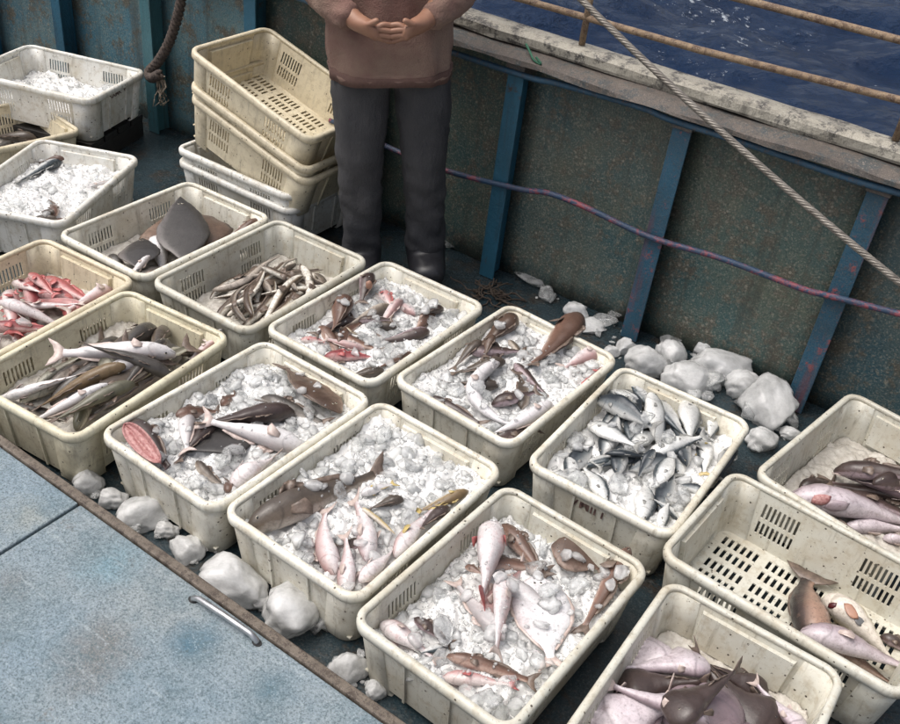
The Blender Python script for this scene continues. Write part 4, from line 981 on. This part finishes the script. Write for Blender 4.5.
# D1
bed = ice_bed(cD1, 'crushed ice in the crate with the curled white eel', .155, (.03, 0), .014, 10, 'icebed', .012)
buried(cD1, 6, ['brown', 'monk', 'pinkwhite', 'greybrown'], 'in the white eel crate')
D1F = [((800, 228), (690, 345), 'gurnard', 'redbrown', 60, 1.15, 'mottled orange brown fish reaching the back rim of its crate'), ((645, 235), (565, 285), 'gurnard', 'flatbrown', 60, 1.7, 'blunt brown fish head at the back left of the white eel crate'),
       ((620, 345), (500, 360), 'gurnard', 'brown', 70, 1.2, 'brown fish in the middle left of the white eel crate'), ((430, 408), (560, 478), 'goby', 'monk', 60, .8, 'dark curved fish along the near left rim of the white eel crate'),
       ((590, 440), (690, 425), 'gurnard', 'monk', 70, 1.3, 'dark fish half under ice in the white eel crate'), ((600, 512), (700, 485), 'gurnard', 'monk', 60, 1.2, 'dark fish in the near corner of the white eel crate'),
       ((870, 342), (800, 395), 'goby', 'darkred', 80, .6, 'thin red fish on the right rim of the white eel crate'), ((860, 310), (770, 345), 'gurnard', 'pinkwhite', 110, 1.3, 'pale pink fish under snow at the right end of its crate'), ((560, 310), (500, 345), 'gurnard', 'brown', 60, 1.3, 'brown fish by the slots of the white eel crate'), ((590, 300), (570, 340), 'gurnard', 'flatbrown', 60, 1.4, 'small brown fish at the back of the white eel crate')]
for h, t, kd, s, ro_, ft, lb in D1F: fish('fish', lb, 'fish', kd, s, z3(*h), z3(*t), .185, roll=ro_, fat=ft, bend=rnd(-.06, .06), sink=.4)
fish('eel', 'thick white eel curled across its crate', 'fish', 'fateel', 'whiteeel', z3(605, 350), z3(675, 490), .195, roll=110, bend=-.42, fat=1.25, lift=.006)
fish('eel', 'white eel tail pointing to the near rim of its crate', 'fish', 'fateel', 'whiteeel', z3(735, 425), z3(598, 505), .195, roll=110, bend=.06, fat=1.25)
ice_cover(cD1, bed, 'in the crate with the curled white eel', 1300, 180, 14, .16)
# D2
bed = ice_bed(cD2, 'heaped crushed ice in the crate with the long brown fish', .145, (.05, 0), .016, 11, 'icebed', .012)
buried(cD2, 3, ['brown', 'monk', 'white', 'pinkwhite'], 'in the long brown fish crate')
fish('fish', 'long sandy brown fish along the left wall of its crate', 'fish', 'gurnard', 'tan', z5(75, 400), z5(430, 255), .175, roll=55, fat=.95, fin='fin').data.materials[0] = F['brown']
D2F = [((410, 490), (378, 335), 'gurnard', 'pinkwhite', 150, 1.0, 'pink nosed white fish in the middle of its crate'), ((345, 575), (350, 430), 'gurnard', 'pinkwhite', 140, .95, 'pale fish with pink head nearest the near corner'), ((390, 548), (480, 455), 'gurnard', 'pinkwhite', 150, 1.15, 'pink bellied fish beside the right rim of the long brown fish crate'),
       ((490, 468), (590, 350), 'gurnard', 'pinkwhite', 130, .95, 'pink headed fish with yellow tail at the right of its crate'), ((690, 308), (560, 345), 'goby', 'tan', 80, .9, 'slim yellowish brown fish at the right rim of its crate'), ((640, 350), (560, 410), 'gurnard', 'monk', 60, 1.1, 'dark fish under ice at the right rim'), ((510, 335), (420, 345), 'gurnard', 'brown', 60, 1.3, 'brown fish under ice in the middle of the long brown fish crate'), ((395, 305), (480, 278), 'goby', 'white', 110, 1.2, 'white belly behind the yellow fin')]
for h, t, kd, s, ro_, ft, lb in D2F: fish('fish', lb, 'fish', kd, s, z5(*h), z5(*t), .18, roll=ro_, fat=ft * 1.25, bend=rnd(-.05, .05), sink=.3, lift=.006, fin='yellowfin' if 'yellow' in lb else None)
fish('fish', 'thin yellow finned fish lying on the pink bellies', 'fish', 'eel', 'yellow', z5(395, 358), z5(490, 405), .19, roll=80, fat=2.2, lift=.012)
ice_cover(cD2, bed, 'in the crate with the long brown fish', 1300, 240, 22, .14)
# E1 sardines
bed = ice_bed(cE1, 'wet ice under the sardines', .135, (0, 0), .014, 12, 'icebed')
scatter_fish(cE1, 20, 'sardine', ['silver', 'darksilver'], (.13, .16), .14, 'silver sardine in the lower layer of the sardine crate', 'lower layer of sardines', 'sardine', roll=lambda: rnd(60, 110), yaw=(0, .6), area=lambda x, y: (x * .95 + .02, y))
SD = [((290, 145), (340, 258), 'silver', 100, .8, 'slim pale sardine at the back left of its crate'), ((322, 138), (380, 275), 'darksilver', 60, .85, 'dark backed sardine against the back left rim'), ((352, 172), (470, 262), 'silver', 85, .95, 'sardine lying behind the others at the back rim'),
      ((405, 168), (522, 320), 'silver', 75, .95, 'long sardine slanting from the back rim'), ((548, 188), (548, 325), 'silver', 105, .95, 'upright silver sardine alone near the back right rim'), ((630, 222), (615, 290), 'silver', 110, 1.2, 'pale sardine head in the back right corner'),
      ((238, 195), (410, 322), 'darksilver', 40, .8, 'dark backed sardine crossing the left half of its crate'), ((410, 205), (462, 340), 'silver', 105, .98, 'bright silver sardine in the middle of its crate'), ((220, 262), (362, 362), 'silver', 80, .95, 'sardine by the left wall with its head to the slots'),
      ((695, 322), (645, 418), 'darksilver', 60, .9, 'dark sardine on the right rim'), ((590, 300), (598, 405), 'silver', 110, .95, 'pale sardine with yellow tail at the right of its crate'), ((405, 368), (575, 335), 'silver', 115, .85, 'pale sardine lying level in the middle of its crate'),
      ((270, 375), (405, 388), 'darksilver', 60, .85, 'dark sardine lying level left of the middle'), ((155, 372), (192, 460), 'silver', 90, 1.05, 'sardine at the left corner of its crate'), ((285, 505), (212, 390), 'silver', 80, .95, 'sardine pointing to the near left rim'),
      ((395, 560), (412, 432), 'silver', 100, 1.05, 'plump silver sardine at the near rim'), ((525, 555), (432, 505), 'silver', 85, .9, 'sardine beside the plump one at the near rim'), ((455, 592), (480, 520), 'silver', 100, 1.0, 'sardine in the near corner of its crate'), ((612, 482), (515, 435), 'darksilver', 55, .85, 'dark backed sardine over ice at the near right rim'), ((430, 370), (385, 425), 'darksilver', 60, .9, 'short dark sardine in the middle of its crate')]
for h, t, s, ro_, ft, lb in SD: fish('sardine', lb, 'fish', 'sardine', s, z7(*h), z7(*t), .165, roll=ro_ if random.random() < .5 else -ro_, fat=ft, bend=rnd(-.05, .05), group='sardines in the ivory crate', sink=.15, fin='yellowfin' if 'yellow' in lb else None)
ice_cover(cE1, bed, 'among the sardines', 350, 50, 14, .2, size=1.15)
# E2
bed = ice_bed(cE2, 'crushed ice in the crate with the white flatfish', .115, (0, 0), .016, 13, 'icebed', .015)
buried(cE2, 4, ['redbrown', 'pinkwhite', 'white', 'monk'], 'in the grimy white flatfish crate', (.14, .24))
fish('fish', 'red brown fish behind the pink fish at the back of its crate', 'fish', 'gurnard', 'redbrown', z6(432, 125), z6(540, 260), .15, roll=60, fat=1.0)
fish('flatfish', 'small round brown flatfish leaning on the back wall of the grimy crate', 'fish', 'flat', 'flatbrown', z6(560, 200), z6(690, 250), .15, roll=75, fat=1.5, lift=.02)
fish('flatfish', 'white bellied flatfish under snow in the middle of the grimy crate', 'fish', 'flat', 'flatwhite', z6(520, 275), z6(560, 490), .15, roll=88, fat=1.2, lift=0, sink=.6)
fish('fish', 'pale pink fish in the middle of the grimy crate', 'fish', 'gurnard', 'pinkwhite', z6(430, 300), z6(415, 475), .15, roll=140, fat=1.05)
fish('fish', 'pink white belly up fish with spread tail at the back left of the grimy crate', 'fish', 'gurnard', 'pinkwhite', z6(405, 145), z6(378, 340), .165, roll=165, fat=1.45, lift=.02, tailspread=.13, fork=.2, fin='redfin')
fish('fish', 'long reddish fish climbing the right rim of the grimy crate', 'fish', 'gurnard', 'redbrown', z6(768, 200), z6(655, 390), .165, roll=70, fat=.72, lift=.012)
fish('fish', 'white fish in the left corner of the grimy crate', 'fish', 'gurnard', 'pinkwhite', z6(110, 395), z6(250, 480), .145, roll=120, fat=1.45)
fish('fish', 'dark fish between ice at the left of the grimy crate', 'fish', 'gurnard', 'monk', z6(195, 395), z6(290, 445), .14, roll=60, fat=1.2)
fish('fish', 'brown pink fish at the near side of the grimy crate', 'fish', 'goby', 'redbrown', z6(285, 485), z6(500, 545), .145, roll=75, fat=.85)
fish('fish', 'pink fish in the near left corner of the grimy crate', 'fish', 'gurnard', 'pink', z6(275, 535), z6(450, 560), .145, roll=110, fat=1.05)
fish('fish', 'silvery tail end of a fish at the left of the grimy crate', 'fish', 'sardine', 'silver', z6(290, 440), z6(215, 470), .15, roll=85, fat=.9)
fish('fish', 'small brown fish left of the belly up fish', 'fish', 'gurnard', 'redbrown', z6(330, 270), z6(370, 300), .14, roll=60, fat=1.6)
ice_cover(cE2, bed, 'in the grimy crate with the white flatfish', 1800, 150, 16, .3)
# F1 -- nearly empty: fish on the slotted floor
FALLEN.clear(); mwF = cF1.matrix_world.copy(); FALLEN.append(BVHTree.FromPolygons([mwF @ Vector(p) for p in ((-.26, -.18, .03), (.26, -.18, .03), (.26, .18, .03), (-.26, .18, .03))], [(0, 1, 2, 3)]))
fish('fish', 'tan fish under the pale purple one in the slotted crate', 'fish', 'gurnard', 'redbrown', zF1(690, 700), zF1(880, 800), .08, roll=100, fat=1.1, sink=.1)
fish('fish', 'dark edged tan bellied fish with curled tail on the slotted floor', 'fish', 'goby', 'bellytan', zF1(640, 740), zF1(585, 470), .075, roll=170, bend=.12, fat=1.75, tailspread=.12, fork=.1, sink=.0, fin='fin', pect=False, curl=-75)
f_ = fish('fish', 'yellow and white fish with orange belly on the slotted floor', 'fish', 'gurnard', 'yellow', zF1(645, 535), zF1(900, 740), .09, roll=140, fat=1.7, sink=.0, lift=.006, pect=False)
def patch(name, mat, px, w, l, ang, parent, h=.003, inner=None):
    """a thin skin patch laid on the visible side of a fish, found with a ray from the eye point"""
    C = Vector((0, 0, CAM_H)); d = ray(*px).normalized(); best = None
    for b_ in FALLEN:
        hit = b_.ray_cast(C, d)
        if hit[0] is not None and (best is None or hit[3] < best[3]): best = hit
    if best is None: return
    p, n = best[0], best[1]; n = n if n.dot(d) < 0 else -n
    o = blob(name, mat, p, (l, w, h), parent, 5, .25, 2); qt = n.to_track_quat('Z', 'Y'); o.rotation_euler = (qt.to_matrix() @ Matrix.Rotation(R(ang), 3, 'Z')).to_euler(); return o
patch('mouth', M['mouthdark'], zF1(663, 570), .008, .012, 60, f_, .004)
patch('belly_patch', M['orange'], zF1(728, 590), .013, .022, -30, f_, .0016)
patch('bruise', M['slate'], zF1(757, 625), .011, .012, -30, f_, .0016)
fish('fish', 'long pale purple fish nearest the rim in the slotted crate', 'fish', 'gurnard', 'monkpale', zF1(555, 665), zF1(930, 760), .115, roll=100, fat=1.15, sink=.1, lift=.016)
fish('fish', 'dark fish at the far right of the slotted crate', 'fish', 'gurnard', 'monk', zF1(850, 640), zF1(980, 700), .09, roll=60, fat=1.4, sink=.1)
# F2 monkfish
bed = ice_bed(cF2, 'wet ice under the monkfish', .075, (0, 0), .01, 14, 'icewarm')
scatter_fish(cF2, 6, 'monk', ['monk', 'monkpale', 'monk'], (.2, .27), .09, 'monkfish in the lower layer of the monkfish crate', 'lower layer of monkfish', 'monkfish', roll=lambda: rnd(-40, 40), yaw=(.5, 1.2), fat=lambda: rnd(.75, .9))
MF = [((345, 190), (240, 300), 'monkpale', 160, .9, 'pale monkfish at the back left of its crate'), ((430, 240), (250, 260), 'monkpale', 150, .8, 'pale monkfish spread below the back wall'), ((235, 300), (420, 310), 'monk', 10, .9, 'dark brown monkfish left of the middle of its crate'),
      ((520, 290), (440, 225), 'monkpale', 150, .75, 'pale monkfish edge by the back right wall'), ((590, 300), (430, 250), 'monk', 30, .58, 'dark monkfish with rounded fin at the back right'), ((620, 400), (420, 230), 'monk', 15, .72, 'largest dark brown monkfish of its crate'),
      ((190, 400), (420, 350), 'monkpale', 170, .8, 'white spotted monkfish belly at the bottom picture edge'), ((420, 400), (215, 320), 'monkpale', 140, .7, 'pinkish pale monkfish along the left wall of its crate'), ((680, 400), (560, 300), 'monkpale', 150, .7, 'pale monkfish in the right corner of its crate'), ((330, 410), (480, 330), 'monk', 20, .7, 'dark monkfish at the near side of its crate')]
for h, t, s, ro_, ft, lb in MF: fish('monkfish', lb, 'fish', 'monk', s, zF2(*h), zF2(*t), .125, roll=ro_, fat=ft * 1.3, bend=rnd(-.08, .08), group='monkfish at the bottom edge', sink=.35)
# G
bed = ice_bed(cG, 'wet ice under the pink purple fish', .065, (0, 0), .01, 15, 'icewarm')
scatter_fish(cG, 5, 'gurnard', ['monk', 'monkpale'], (.22, .3), .09, 'purple fish in the lower layer of the right edge crate', 'lower layer of purple fish', 'fish', roll=lambda: rnd(40, 100), yaw=(-1.2, .4))
fish('fish', 'dark fish against the slotted wall of the right edge crate', 'fish', 'gurnard', 'monk', zG(325, 525), zG(500, 480), .1, roll=40, fat=1.4)
fish('fish', 'dark purple brown fish at the back of the right edge crate', 'fish', 'gurnard', 'monk', zG(495, 455), zG(930, 590), .115, roll=60, fat=1.0)
f_ = fish('fish', 'large pink purple fish with open mouth in the right edge crate', 'fish', 'gurnard', 'monkpale', zG(270, 590), zG(1000, 670), .13, roll=115, fat=1.05, sink=.2, pect=False)
fish('fish', 'pale fish in the near side of the right edge crate', 'fish', 'gurnard', 'monkpale', zG(560, 700), zG(960, 720), .12, roll=150, fat=.9)
patch('mouth', M['gape'], zG(420, 618), .016, .026, 20, f_, .007)
patch('jaw', F['monkpale'], zG(500, 650), .018, .032, 10, f_, .008)
fish('fish', 'round pale fish at the right picture edge beside the pink purple one', 'fish', 'gurnard', 'monkpale', zG(780, 745), zG(960, 780), .13, roll=150, fat=1.6)

# ------------------------------------------------------------------ ice on the deck
BIG = []
for k in range(9):
    bm = bmesh.new(); bmesh.ops.create_icosphere(bm, subdivisions=4, radius=1); cuts = [(Vector((random.gauss(0, 1), random.gauss(0, 1), random.gauss(0, 1))).normalized(), random.uniform(.55, .95)) for _ in range(10)]
    for v in bm.verts:
        c = v.co.copy(); d = 1 + .3 * noise.noise(c * 1.2 + Vector((k * 9.1, 0, 5))) + .2 * noise.noise(c * 2.6 + Vector((k * 3.1, 7, 5))) + .16 * (.5 - abs(noise.noise(c * 2.2 + Vector((k * 2.3, 2, 8))))) * 1.4 + .08 * (.5 - abs(noise.noise(c * 5 + Vector((k, 6, 8))))) + .02 * noise.noise(c * 13 + Vector((k, 1, 3)))
        p_ = c * d
        for pn, pd in cuts:
            e_ = p_.dot(pn) - pd
            if e_ > 0: p_ = p_ - pn * e_ * .6
        v.co = p_ + c * (.03 * noise.noise(c * 7 + Vector((k, 4, 4)))); v.co.z = max(v.co.z, -.6)
    me = bpy.data.meshes.new('ice_chunk'); bm.to_mesh(me); bm.free(); me.polygons.foreach_set('use_smooth', [True] * len(me.polygons)); me.materials.append(M['icechunk']); BIG.append(me)
def chunk(px, py, w, h, label, k=None, z=None, flat=None, mesh=None):
    """px, py centre and w, h size in the photograph; rests on the deck"""
    p = at(px, py, .03); dist = (p - cam.location).length; r = w / FPX * dist / 2; hh = (h / FPX * dist / 2) * 1.05
    hz = flat if flat else min(r, hh); p = at(px, py, hz * .6 if z is None else z)
    o = bpy.data.objects.new('ice_chunk', mesh or BIG[(k if k is not None else int(px)) % len(BIG)]); COL.objects.link(o)
    o.location = (p.x, p.y, (hz * .55 if z is None else z)); o.scale = (r, max(r * .75, hh), hz); o.rotation_euler = (0, 0, rnd(-.5, .5)); tag(o, label, 'ice', 'ice chunks on the deck'); return o
for a in [(88, 483, 32, 30, 'ice chunk beside the goby crate at the hatch edge'), (111, 499, 28, 22, 'grey ice chunk in the hatch gap below the gaping mouth crate'), (144, 514, 50, 38, 'wide ice chunk in the hatch gap under the gaping mouth crate'),
          (186, 549, 40, 28, 'flat ice chunk at the corner of the gaping mouth crate'), (232, 582, 76, 56, 'large smooth ice chunk in the hatch gap above the handle'), (298, 613, 66, 58, 'large rough ice chunk below the long brown fish crate'),
          (350, 666, 42, 34, 'ice chunk in the hatch gap near the grimy crate'), (165, 530, 24, 18, 'small ice chunk between two wide ones in the hatch gap'), (262, 603, 24, 20, 'small ice chunk between the two large ones above the handle'), (376, 690, 24, 22, 'smallest ice chunk in the hatch gap near the bottom'),
          (770, 404, 54, 54, 'big round ice ball against the right hand rib'), (722, 366, 62, 46, 'tall ice chunk leaning on the bulwark'), (690, 378, 56, 38, 'ice chunk behind the sardine crate in the middle of the pile'),
          (646, 362, 48, 36, 'yellowish ice chunk at the left of the pile behind the sardines'), (672, 352, 34, 28, 'ice chunk at the back of the pile behind the sardines'), (745, 385, 46, 34, 'ice chunk left of the big ice ball'), (625, 348, 26, 18, 'flat ice piece between two crates and the bulwark'), (612, 352, 18, 14, 'tiny ice piece beside the back rim of the white eel crate'),
          (766, 441, 38, 26, 'flat ice piece below the big ice ball'), (790, 433, 24, 14, 'ice sliver right of the flat piece below the ice ball'), (802, 376, 16, 14, 'small ice piece right of the big ice ball'), (705, 350, 26, 20, 'ice piece at the top of the pile behind the sardines'),
          (576, 312, 26, 22, 'ice piece just behind the brown fish of the white eel crate'), (590, 326, 32, 14, 'ice sliver behind the back rim of the white eel crate')]:
    o = chunk(*a[:2], a[2] * .9, a[3] * .9, a[4])
    # broken pieces frozen to it and lying round it
    for q in range(3 if a[2] > 30 else 1):
        an = rnd(0, 6.28); rr = o.scale.x * rnd(.7, 1.05); sz_ = o.scale.x * rnd(.3, .5); lump((o.location.x + math.cos(an) * rr, o.location.y + math.sin(an) * rr, max(.012, o.location.z * rnd(.3, 1.1))), sz_, 'broken ice piece beside the ' + a[4].split(' ', 1)[1] if False else 'broken piece next to the ' + ' '.join(a[4].split()[:11]), 'broken ice pieces on the deck', flat=rnd(.8, 1.3))
for a in [(535, 277, 30, 18, 'oval ice piece lying by the left rib, farthest of the loose ones', 0), (547, 294, 14, 20, 'narrow ice piece below the oval one', 1), (577, 288, 22, 15, 'ice piece right of the oval one', 2), (585, 297, 10, 7, 'tiny ice crumb below its neighbour', 3), (605, 319, 18, 15, 'ice piece left of the middle rib', 4), (619, 312, 12, 22, 'ice sliver against the middle rib', 5), (676, 334, 34, 26, 'lone ice plate between the two right ribs', 6), (695, 342, 8, 6, 'ice crumb right of the lone plate', 7), (441, 243, 16, 12, 'small ice piece on deck behind the person', 8)]:
    chunk(a[0], a[1], a[2] * 1.55, a[3] * 1.7, a[4], flat=.034, mesh=LUMPM[a[5]])
# loose crumbs of ice around the chunks
it = []
for (px, py, sp_, n) in ((120, 505, 30, 16), (200, 560, 25, 12), (270, 600, 30, 14), (350, 675, 20, 10), (600, 330, 24, 12), (650, 372, 30, 14), (760, 432, 26, 14), (690, 345, 30, 8), (560, 300, 30, 8)):
    for _ in range(n):
        p = at(px + rnd(-sp_, sp_), py + rnd(-sp_ * .6, sp_ * .6), .004); s_ = rnd(.005, .014); it.append((random.choice(MED), tiltm(.5), s_, np.array((p.x, p.y, s_ * .35))))
tag(joined('ice_crumbs', it, M['ice']), 'small ice crumbs strewn on the dark deck', 'ice', None, 'stuff')
# dark tangle of net twine behind the white eel crate
nt = empty('net_tangle', at(486, 297, 0)); tag(nt, 'dark tangle of net twine on deck behind the crates', 'net')
for q in range(26):
    P = []; p = Vector((rnd(-.06, .06), rnd(-.035, .035), rnd(.006, .03))); d = Vector((rnd(-1, 1), rnd(-1, 1), 0)).normalized()
    for i in range(9): P.append(p.copy()); d = (d + Vector((rnd(-.8, .8), rnd(-.8, .8), rnd(-.3, .3)))).normalized(); p = p + d * .016; p.z = min(.05, max(.004, p.z))
    m_ = MB(); m_.tube(P, .0028, 5); m_.build('twine', M['netting'], nt, True)

# ------------------------------------------------------------------ the standing person
def skin_mesh(name, nodes, edges, sub=2, root=0):
    me = bpy.data.meshes.new(name); me.from_pydata([n[0] for n in nodes], edges, []); o = bpy.data.objects.new(name, me); COL.objects.link(o)
    o.modifiers.new('s', 'SKIN'); o.modifiers.new('b', 'SUBSURF').levels = sub
    for i, n in enumerate(nodes):
        d = me.skin_vertices[0].data[i]; d.radius = n[1] if hasattr(n[1], '__len__') else (n[1], n[1]); d.use_root = i == root
    dg = bpy.context.evaluated_depsgraph_get(); out = bpy.data.meshes.new_from_object(o.evaluated_get(dg)); bpy.data.objects.remove(o); out.name = name; return out
PM = dict(skin=simple('skin', (.32, .17, .11), .5, 0, (.28, .14, .09), 40), jacket=None, trouser=None, boot=simple('rubber_boot', (.02, .02, .024), .35, 0, (.03, .03, .034), 30), hair=simple('hair', (.012, .01, .009), .6))
q = N('jacket_cloth'); co = q.tc.outputs['Object']; nz = q.noise(5, 4, .6); w_ = q.noise(240, 2, .5)
PM['jacket'] = q.set(Base_Color=q.mix(q.ramp(nz, [(.4, 0), (.62, 1)]), (.25, .17, .13), (.19, .105, .085)), Roughness=.9); q.bump(q.math('ADD', q.noise(18, 6, .7), q.math('MULTIPLY', w_, .3)), .55, .02)
q = N('trouser_cloth'); nz = q.noise(8, 5, .6); PM['trouser'] = q.set(Base_Color=q.mix(q.ramp(nz, [(.35, 0), (.65, 1)]), (.035, .036, .04), (.052, .052, .056)), Roughness=.75); q.bump(q.math('ADD', q.noise(26, 6, .7, stretch=(1, 1, .35)), q.math('MULTIPLY', q.noise(300, 2, .5), .15)), .6, .02)
person = empty('person', (-.25, 3.13, 0), (0, R(-5), R(8))); tag(person, 'person in brownish jacket and dark trousers standing behind the crates', 'person')
def wrinkle(me, amp, sc, seed):
    for v in me.vertices:
        c = v.co; n = v.normal; v.co = c + n * amp * (noise.noise(Vector((c.x * sc * 1.3, c.y * sc * 1.3, c.z * sc * .7 + seed))) + .8 * noise.noise(Vector((c.x * sc * 2.6 + c.z * 14, c.y * sc * 2.6, c.z * sc * 2.1 + seed))))
# body (front is -Y)
nodes = []; edges = []
def nd(p, r, prev=None):
    nodes.append((p, r)); i = len(nodes) - 1
    if prev is not None: edges.append((prev, i))
    return i
pel = nd((0, 0, .9), (.14, .1)); wa = nd((0, 0, 1.06), (.125, .09), pel); ch = nd((0, .005, 1.26), (.155, .1), wa); sh = nd((0, .01, 1.38), (.11, .075), ch); nk = nd((0, .005, 1.455), .052, sh); jw = nd((0, -.02, 1.53), (.062, .068), nk); hd = nd((0, -.012, 1.62), (.075, .092), jw); tp_ = nd((0, -.005, 1.685), (.055, .065), hd)
hands = []
for s in (-1, 1):
    a = nd((s * .175, .01, 1.36), .06, sh); e = nd((s * .245, .02, 1.1), .043, a); wr = nd((s * .1, -.2, .985), .03, e); pm = nd((s * .06, -.235, .975), (.036, .02), wr); hands.append((s, pm))
    hp = nd((s * .092, 0, .84), .088, pel); kn = nd((s * .105, -.012, .48), .058, hp); an = nd((s * .11, .015, .09), .04, kn); toe = nd((s * .125, -.12, .04), (.042, .03), an)
for s, pm in hands:
    b = Vector(nodes[pm][0])
    for k, (oy, oz, ln) in enumerate(((.0, .022, .07), (-.006, .007, .08), (-.006, -.008, .075), (0, -.022, .058))):
        i1 = nd(tuple(b + Vector((-s * .036, -.006 + oy, oz))), .0095, pm); i2 = nd(tuple(b + Vector((-s * (.03 + ln * .5), -.002 + oy, oz * 1.02 - .006))), .0088, i1); nd(tuple(b + Vector((-s * (.026 + ln * .8), .016 + oy, oz - .014))), .0078, i2)
    i1 = nd(tuple(b + Vector((s * .004, -.02, .026))), .011, pm); nd(tuple(b + Vector((-s * .026, -.03, .042))), .009, i1)
bm_ = skin_mesh('body', nodes, edges, 2); link('body', bm_, person, [PM['skin']], True)
# face, ears, hair
for s in (-1, 1):
    o = blob('ear', PM['skin'], person.location, (.012, .022, .032), None, s); o.parent = person; o.location = (s * .076, .0, 1.6)
    for nm, m2, r, y in (('eye', simple('eye_white', (.7, .68, .65), .2), .012, -.083), ('pupil', M['pupil'], .006, -.092)):
        o = blob(nm, m2, person.location, (r, r, r), None, 0, 0); o.parent = person; o.location = (s * .03, y - .008, 1.612)
o = blob('nose', PM['skin'], person.location, (.014, .02, .026), None, 3, .1); o.parent = person; o.location = (0, -.106, 1.585)
o = blob('mouth', M['mouth'], person.location, (.024, .008, .007), None, 3, .1); o.parent = person; o.location = (0, -.094, 1.54)
o = blob('hair', PM['hair'], person.location, (.088, .102, .075), None, 4, .12, 3); o.parent = person; o.location = (0, .012, 1.66)
# trousers
nodes = []; edges = []
pel = nd((0, .005, .93), (.165, .12))
tops = nd((0, .005, 1.0), (.155, .11), pel)
for s in (-1, 1):
    hp = nd((s * .09, .005, .82), (.115, .115), pel); md = nd((s * .105, 0, .64), .1, hp); kn = nd((s * .112, -.014, .48), .084, md); cf = nd((s * .115, .008, .28), .08, kn); an = nd((s * .117, .016, .12), .074, cf); nd((s * .117, .016, .075), .076, an)
me = skin_mesh('trousers', nodes, edges, 3); wrinkle(me, .011, 9, 2); link('trousers', me, person, [PM['trouser']], True)
for s in (-1, 1):
    nodes = []; edges = []; a = nd((s * .117, .018, .2), .085); b = nd((s * .117, .02, .08), .08, a); c = nd((s * .121, -.06, .06), (.072, .06), b); d = nd((s * .126, -.15, .05), (.066, .05), c)
    me = skin_mesh('boot', nodes, edges, 2)
    for v in me.vertices: v.co.z = max(.002, v.co.z)
    link('boot', me, person, [PM['boot']], True)
def band(name, c, rx, ry, r, tilt=(0, 0, 0)):
    Q = Matrix.Translation(c) @ Matrix.Rotation(tilt[0], 4, 'X') @ Matrix.Rotation(tilt[1], 4, 'Y'); n = 40; vv = []; ff = []
    for i in range(n):
        a = 2 * math.pi * i / n
        for k in range(8):
            b_ = 2 * math.pi * k / 8; e = r * (.55 * math.cos(b_)); vv.append(Q @ Vector(((rx + e) * math.cos(a), (ry + e) * math.sin(a), r * 1.6 * math.sin(b_) + .004 * noise.noise(Vector((a * 2, 0, 3))))))
    for i in range(n):
        for k in range(8): ff.append((i * 8 + k, ((i + 1) % n) * 8 + k, ((i + 1) % n) * 8 + (k + 1) % 8, i * 8 + (k + 1) % 8))
    m2 = MB(); m2.add(vv, ff); m2.build(name, PM['band'], person, True)
PM['band'] = simple('ribbed_hem', (.13, .075, .06), .9, 0, (.1, .055, .045), 90)
# jacket with sleeves
nodes = []; edges = []
LV = [(.765, .196, .148), (.785, .203, .155), (.8, .2, .152), (.86, .205, .156), (.95, .206, .152), (1.05, .2, .144), (1.16, .2, .14), (1.27, .198, .136), (1.35, .175, .118), (1.41, .115, .09), (1.45, .075, .072), (1.48, .07, .07)]
P = []; n_ = 64; fine_ = []
for a_, b_ in zip(LV, LV[1:]):
    for k in range(5): t = k / 5; fine_.append(tuple(a_[i] + (b_[i] - a_[i]) * t for i in range(3)))
fine_.append(LV[-1])
vv = []; ff = []
for (z, rx, ry) in fine_:
    for i in range(n_):
        a = 2 * math.pi * i / n_; fold = .012 * noise.noise(Vector((math.cos(a) * 3.2, math.sin(a) * 3.2, z * 4))) + .008 * noise.noise(Vector((math.cos(a) * 5 + z * 9, math.sin(a) * 5, z * 13))) + .006 * max(0, 1 - abs(z - .86) / .08) * math.sin(a * 9 + 2 * math.sin(a * 2))
        vv.append(((rx + fold) * math.cos(a), (ry + fold) * math.sin(a), z + .006 * math.sin(a * 3) * (z < .8)))
L2 = len(fine_)
for j in range(L2 - 1):
    for i in range(n_): ff.append((j * n_ + i, j * n_ + (i + 1) % n_, (j + 1) * n_ + (i + 1) % n_, (j + 1) * n_ + i))
o_ = len(vv); vv += [(x * .965, y * .955, z + .003) for x, y, z in vv]; ff += [tuple(q_ + o_ for q_ in f[::-1]) for f in ff]
for base in (0, (L2 - 1) * n_):
    for i in range(n_): ff.append((base + i, base + (i + 1) % n_, base + (i + 1) % n_ + o_, base + i + o_))
m_ = MB(); m_.add(vv, ff); jk = m_.build('jacket', PM['jacket'], person, True)
# stitched hem strip
hv = []; hf = []
for z, e in ((.764, .004), (.8, .005), (.8, -.001), (.764, -.002)):
    for i in range(n_):
        a = 2 * math.pi * i / n_; j_ = min(range(L2), key=lambda q_: abs(fine_[q_][0] - z)); p_ = Vector(vv[j_ * n_ + i]); d_ = Vector((math.cos(a), math.sin(a), 0)); hv.append(tuple(p_ + d_ * e))
for r_ in range(4):
    for i in range(n_): hf.append((r_ * n_ + i, r_ * n_ + (i + 1) % n_, ((r_ + 1) % 4) * n_ + (i + 1) % n_, ((r_ + 1) % 4) * n_ + i))
m_ = MB(); m_.add(hv, hf); m_.build('hem', PM['band'], jk, True)
for s in (-1, 1):
    nodes = []; edges = []
    a = nd((s * .15, .01, 1.365), .08); a2 = nd((s * .2, .012, 1.32), .084, a); e1 = nd((s * .24, .02, 1.2), .076, a2); e = nd((s * .262, .015, 1.08), .07, e1); f1 = nd((s * .185, -.1, 1.025), .058, e); nd((s * .11, -.19, .99), .046, f1)
    me = skin_mesh('sleeve', nodes, edges, 3); wrinkle(me, .011, 12, 6 + s); link('sleeve', me, person, [PM['jacket']], True)
bpy.context.view_layer.update()
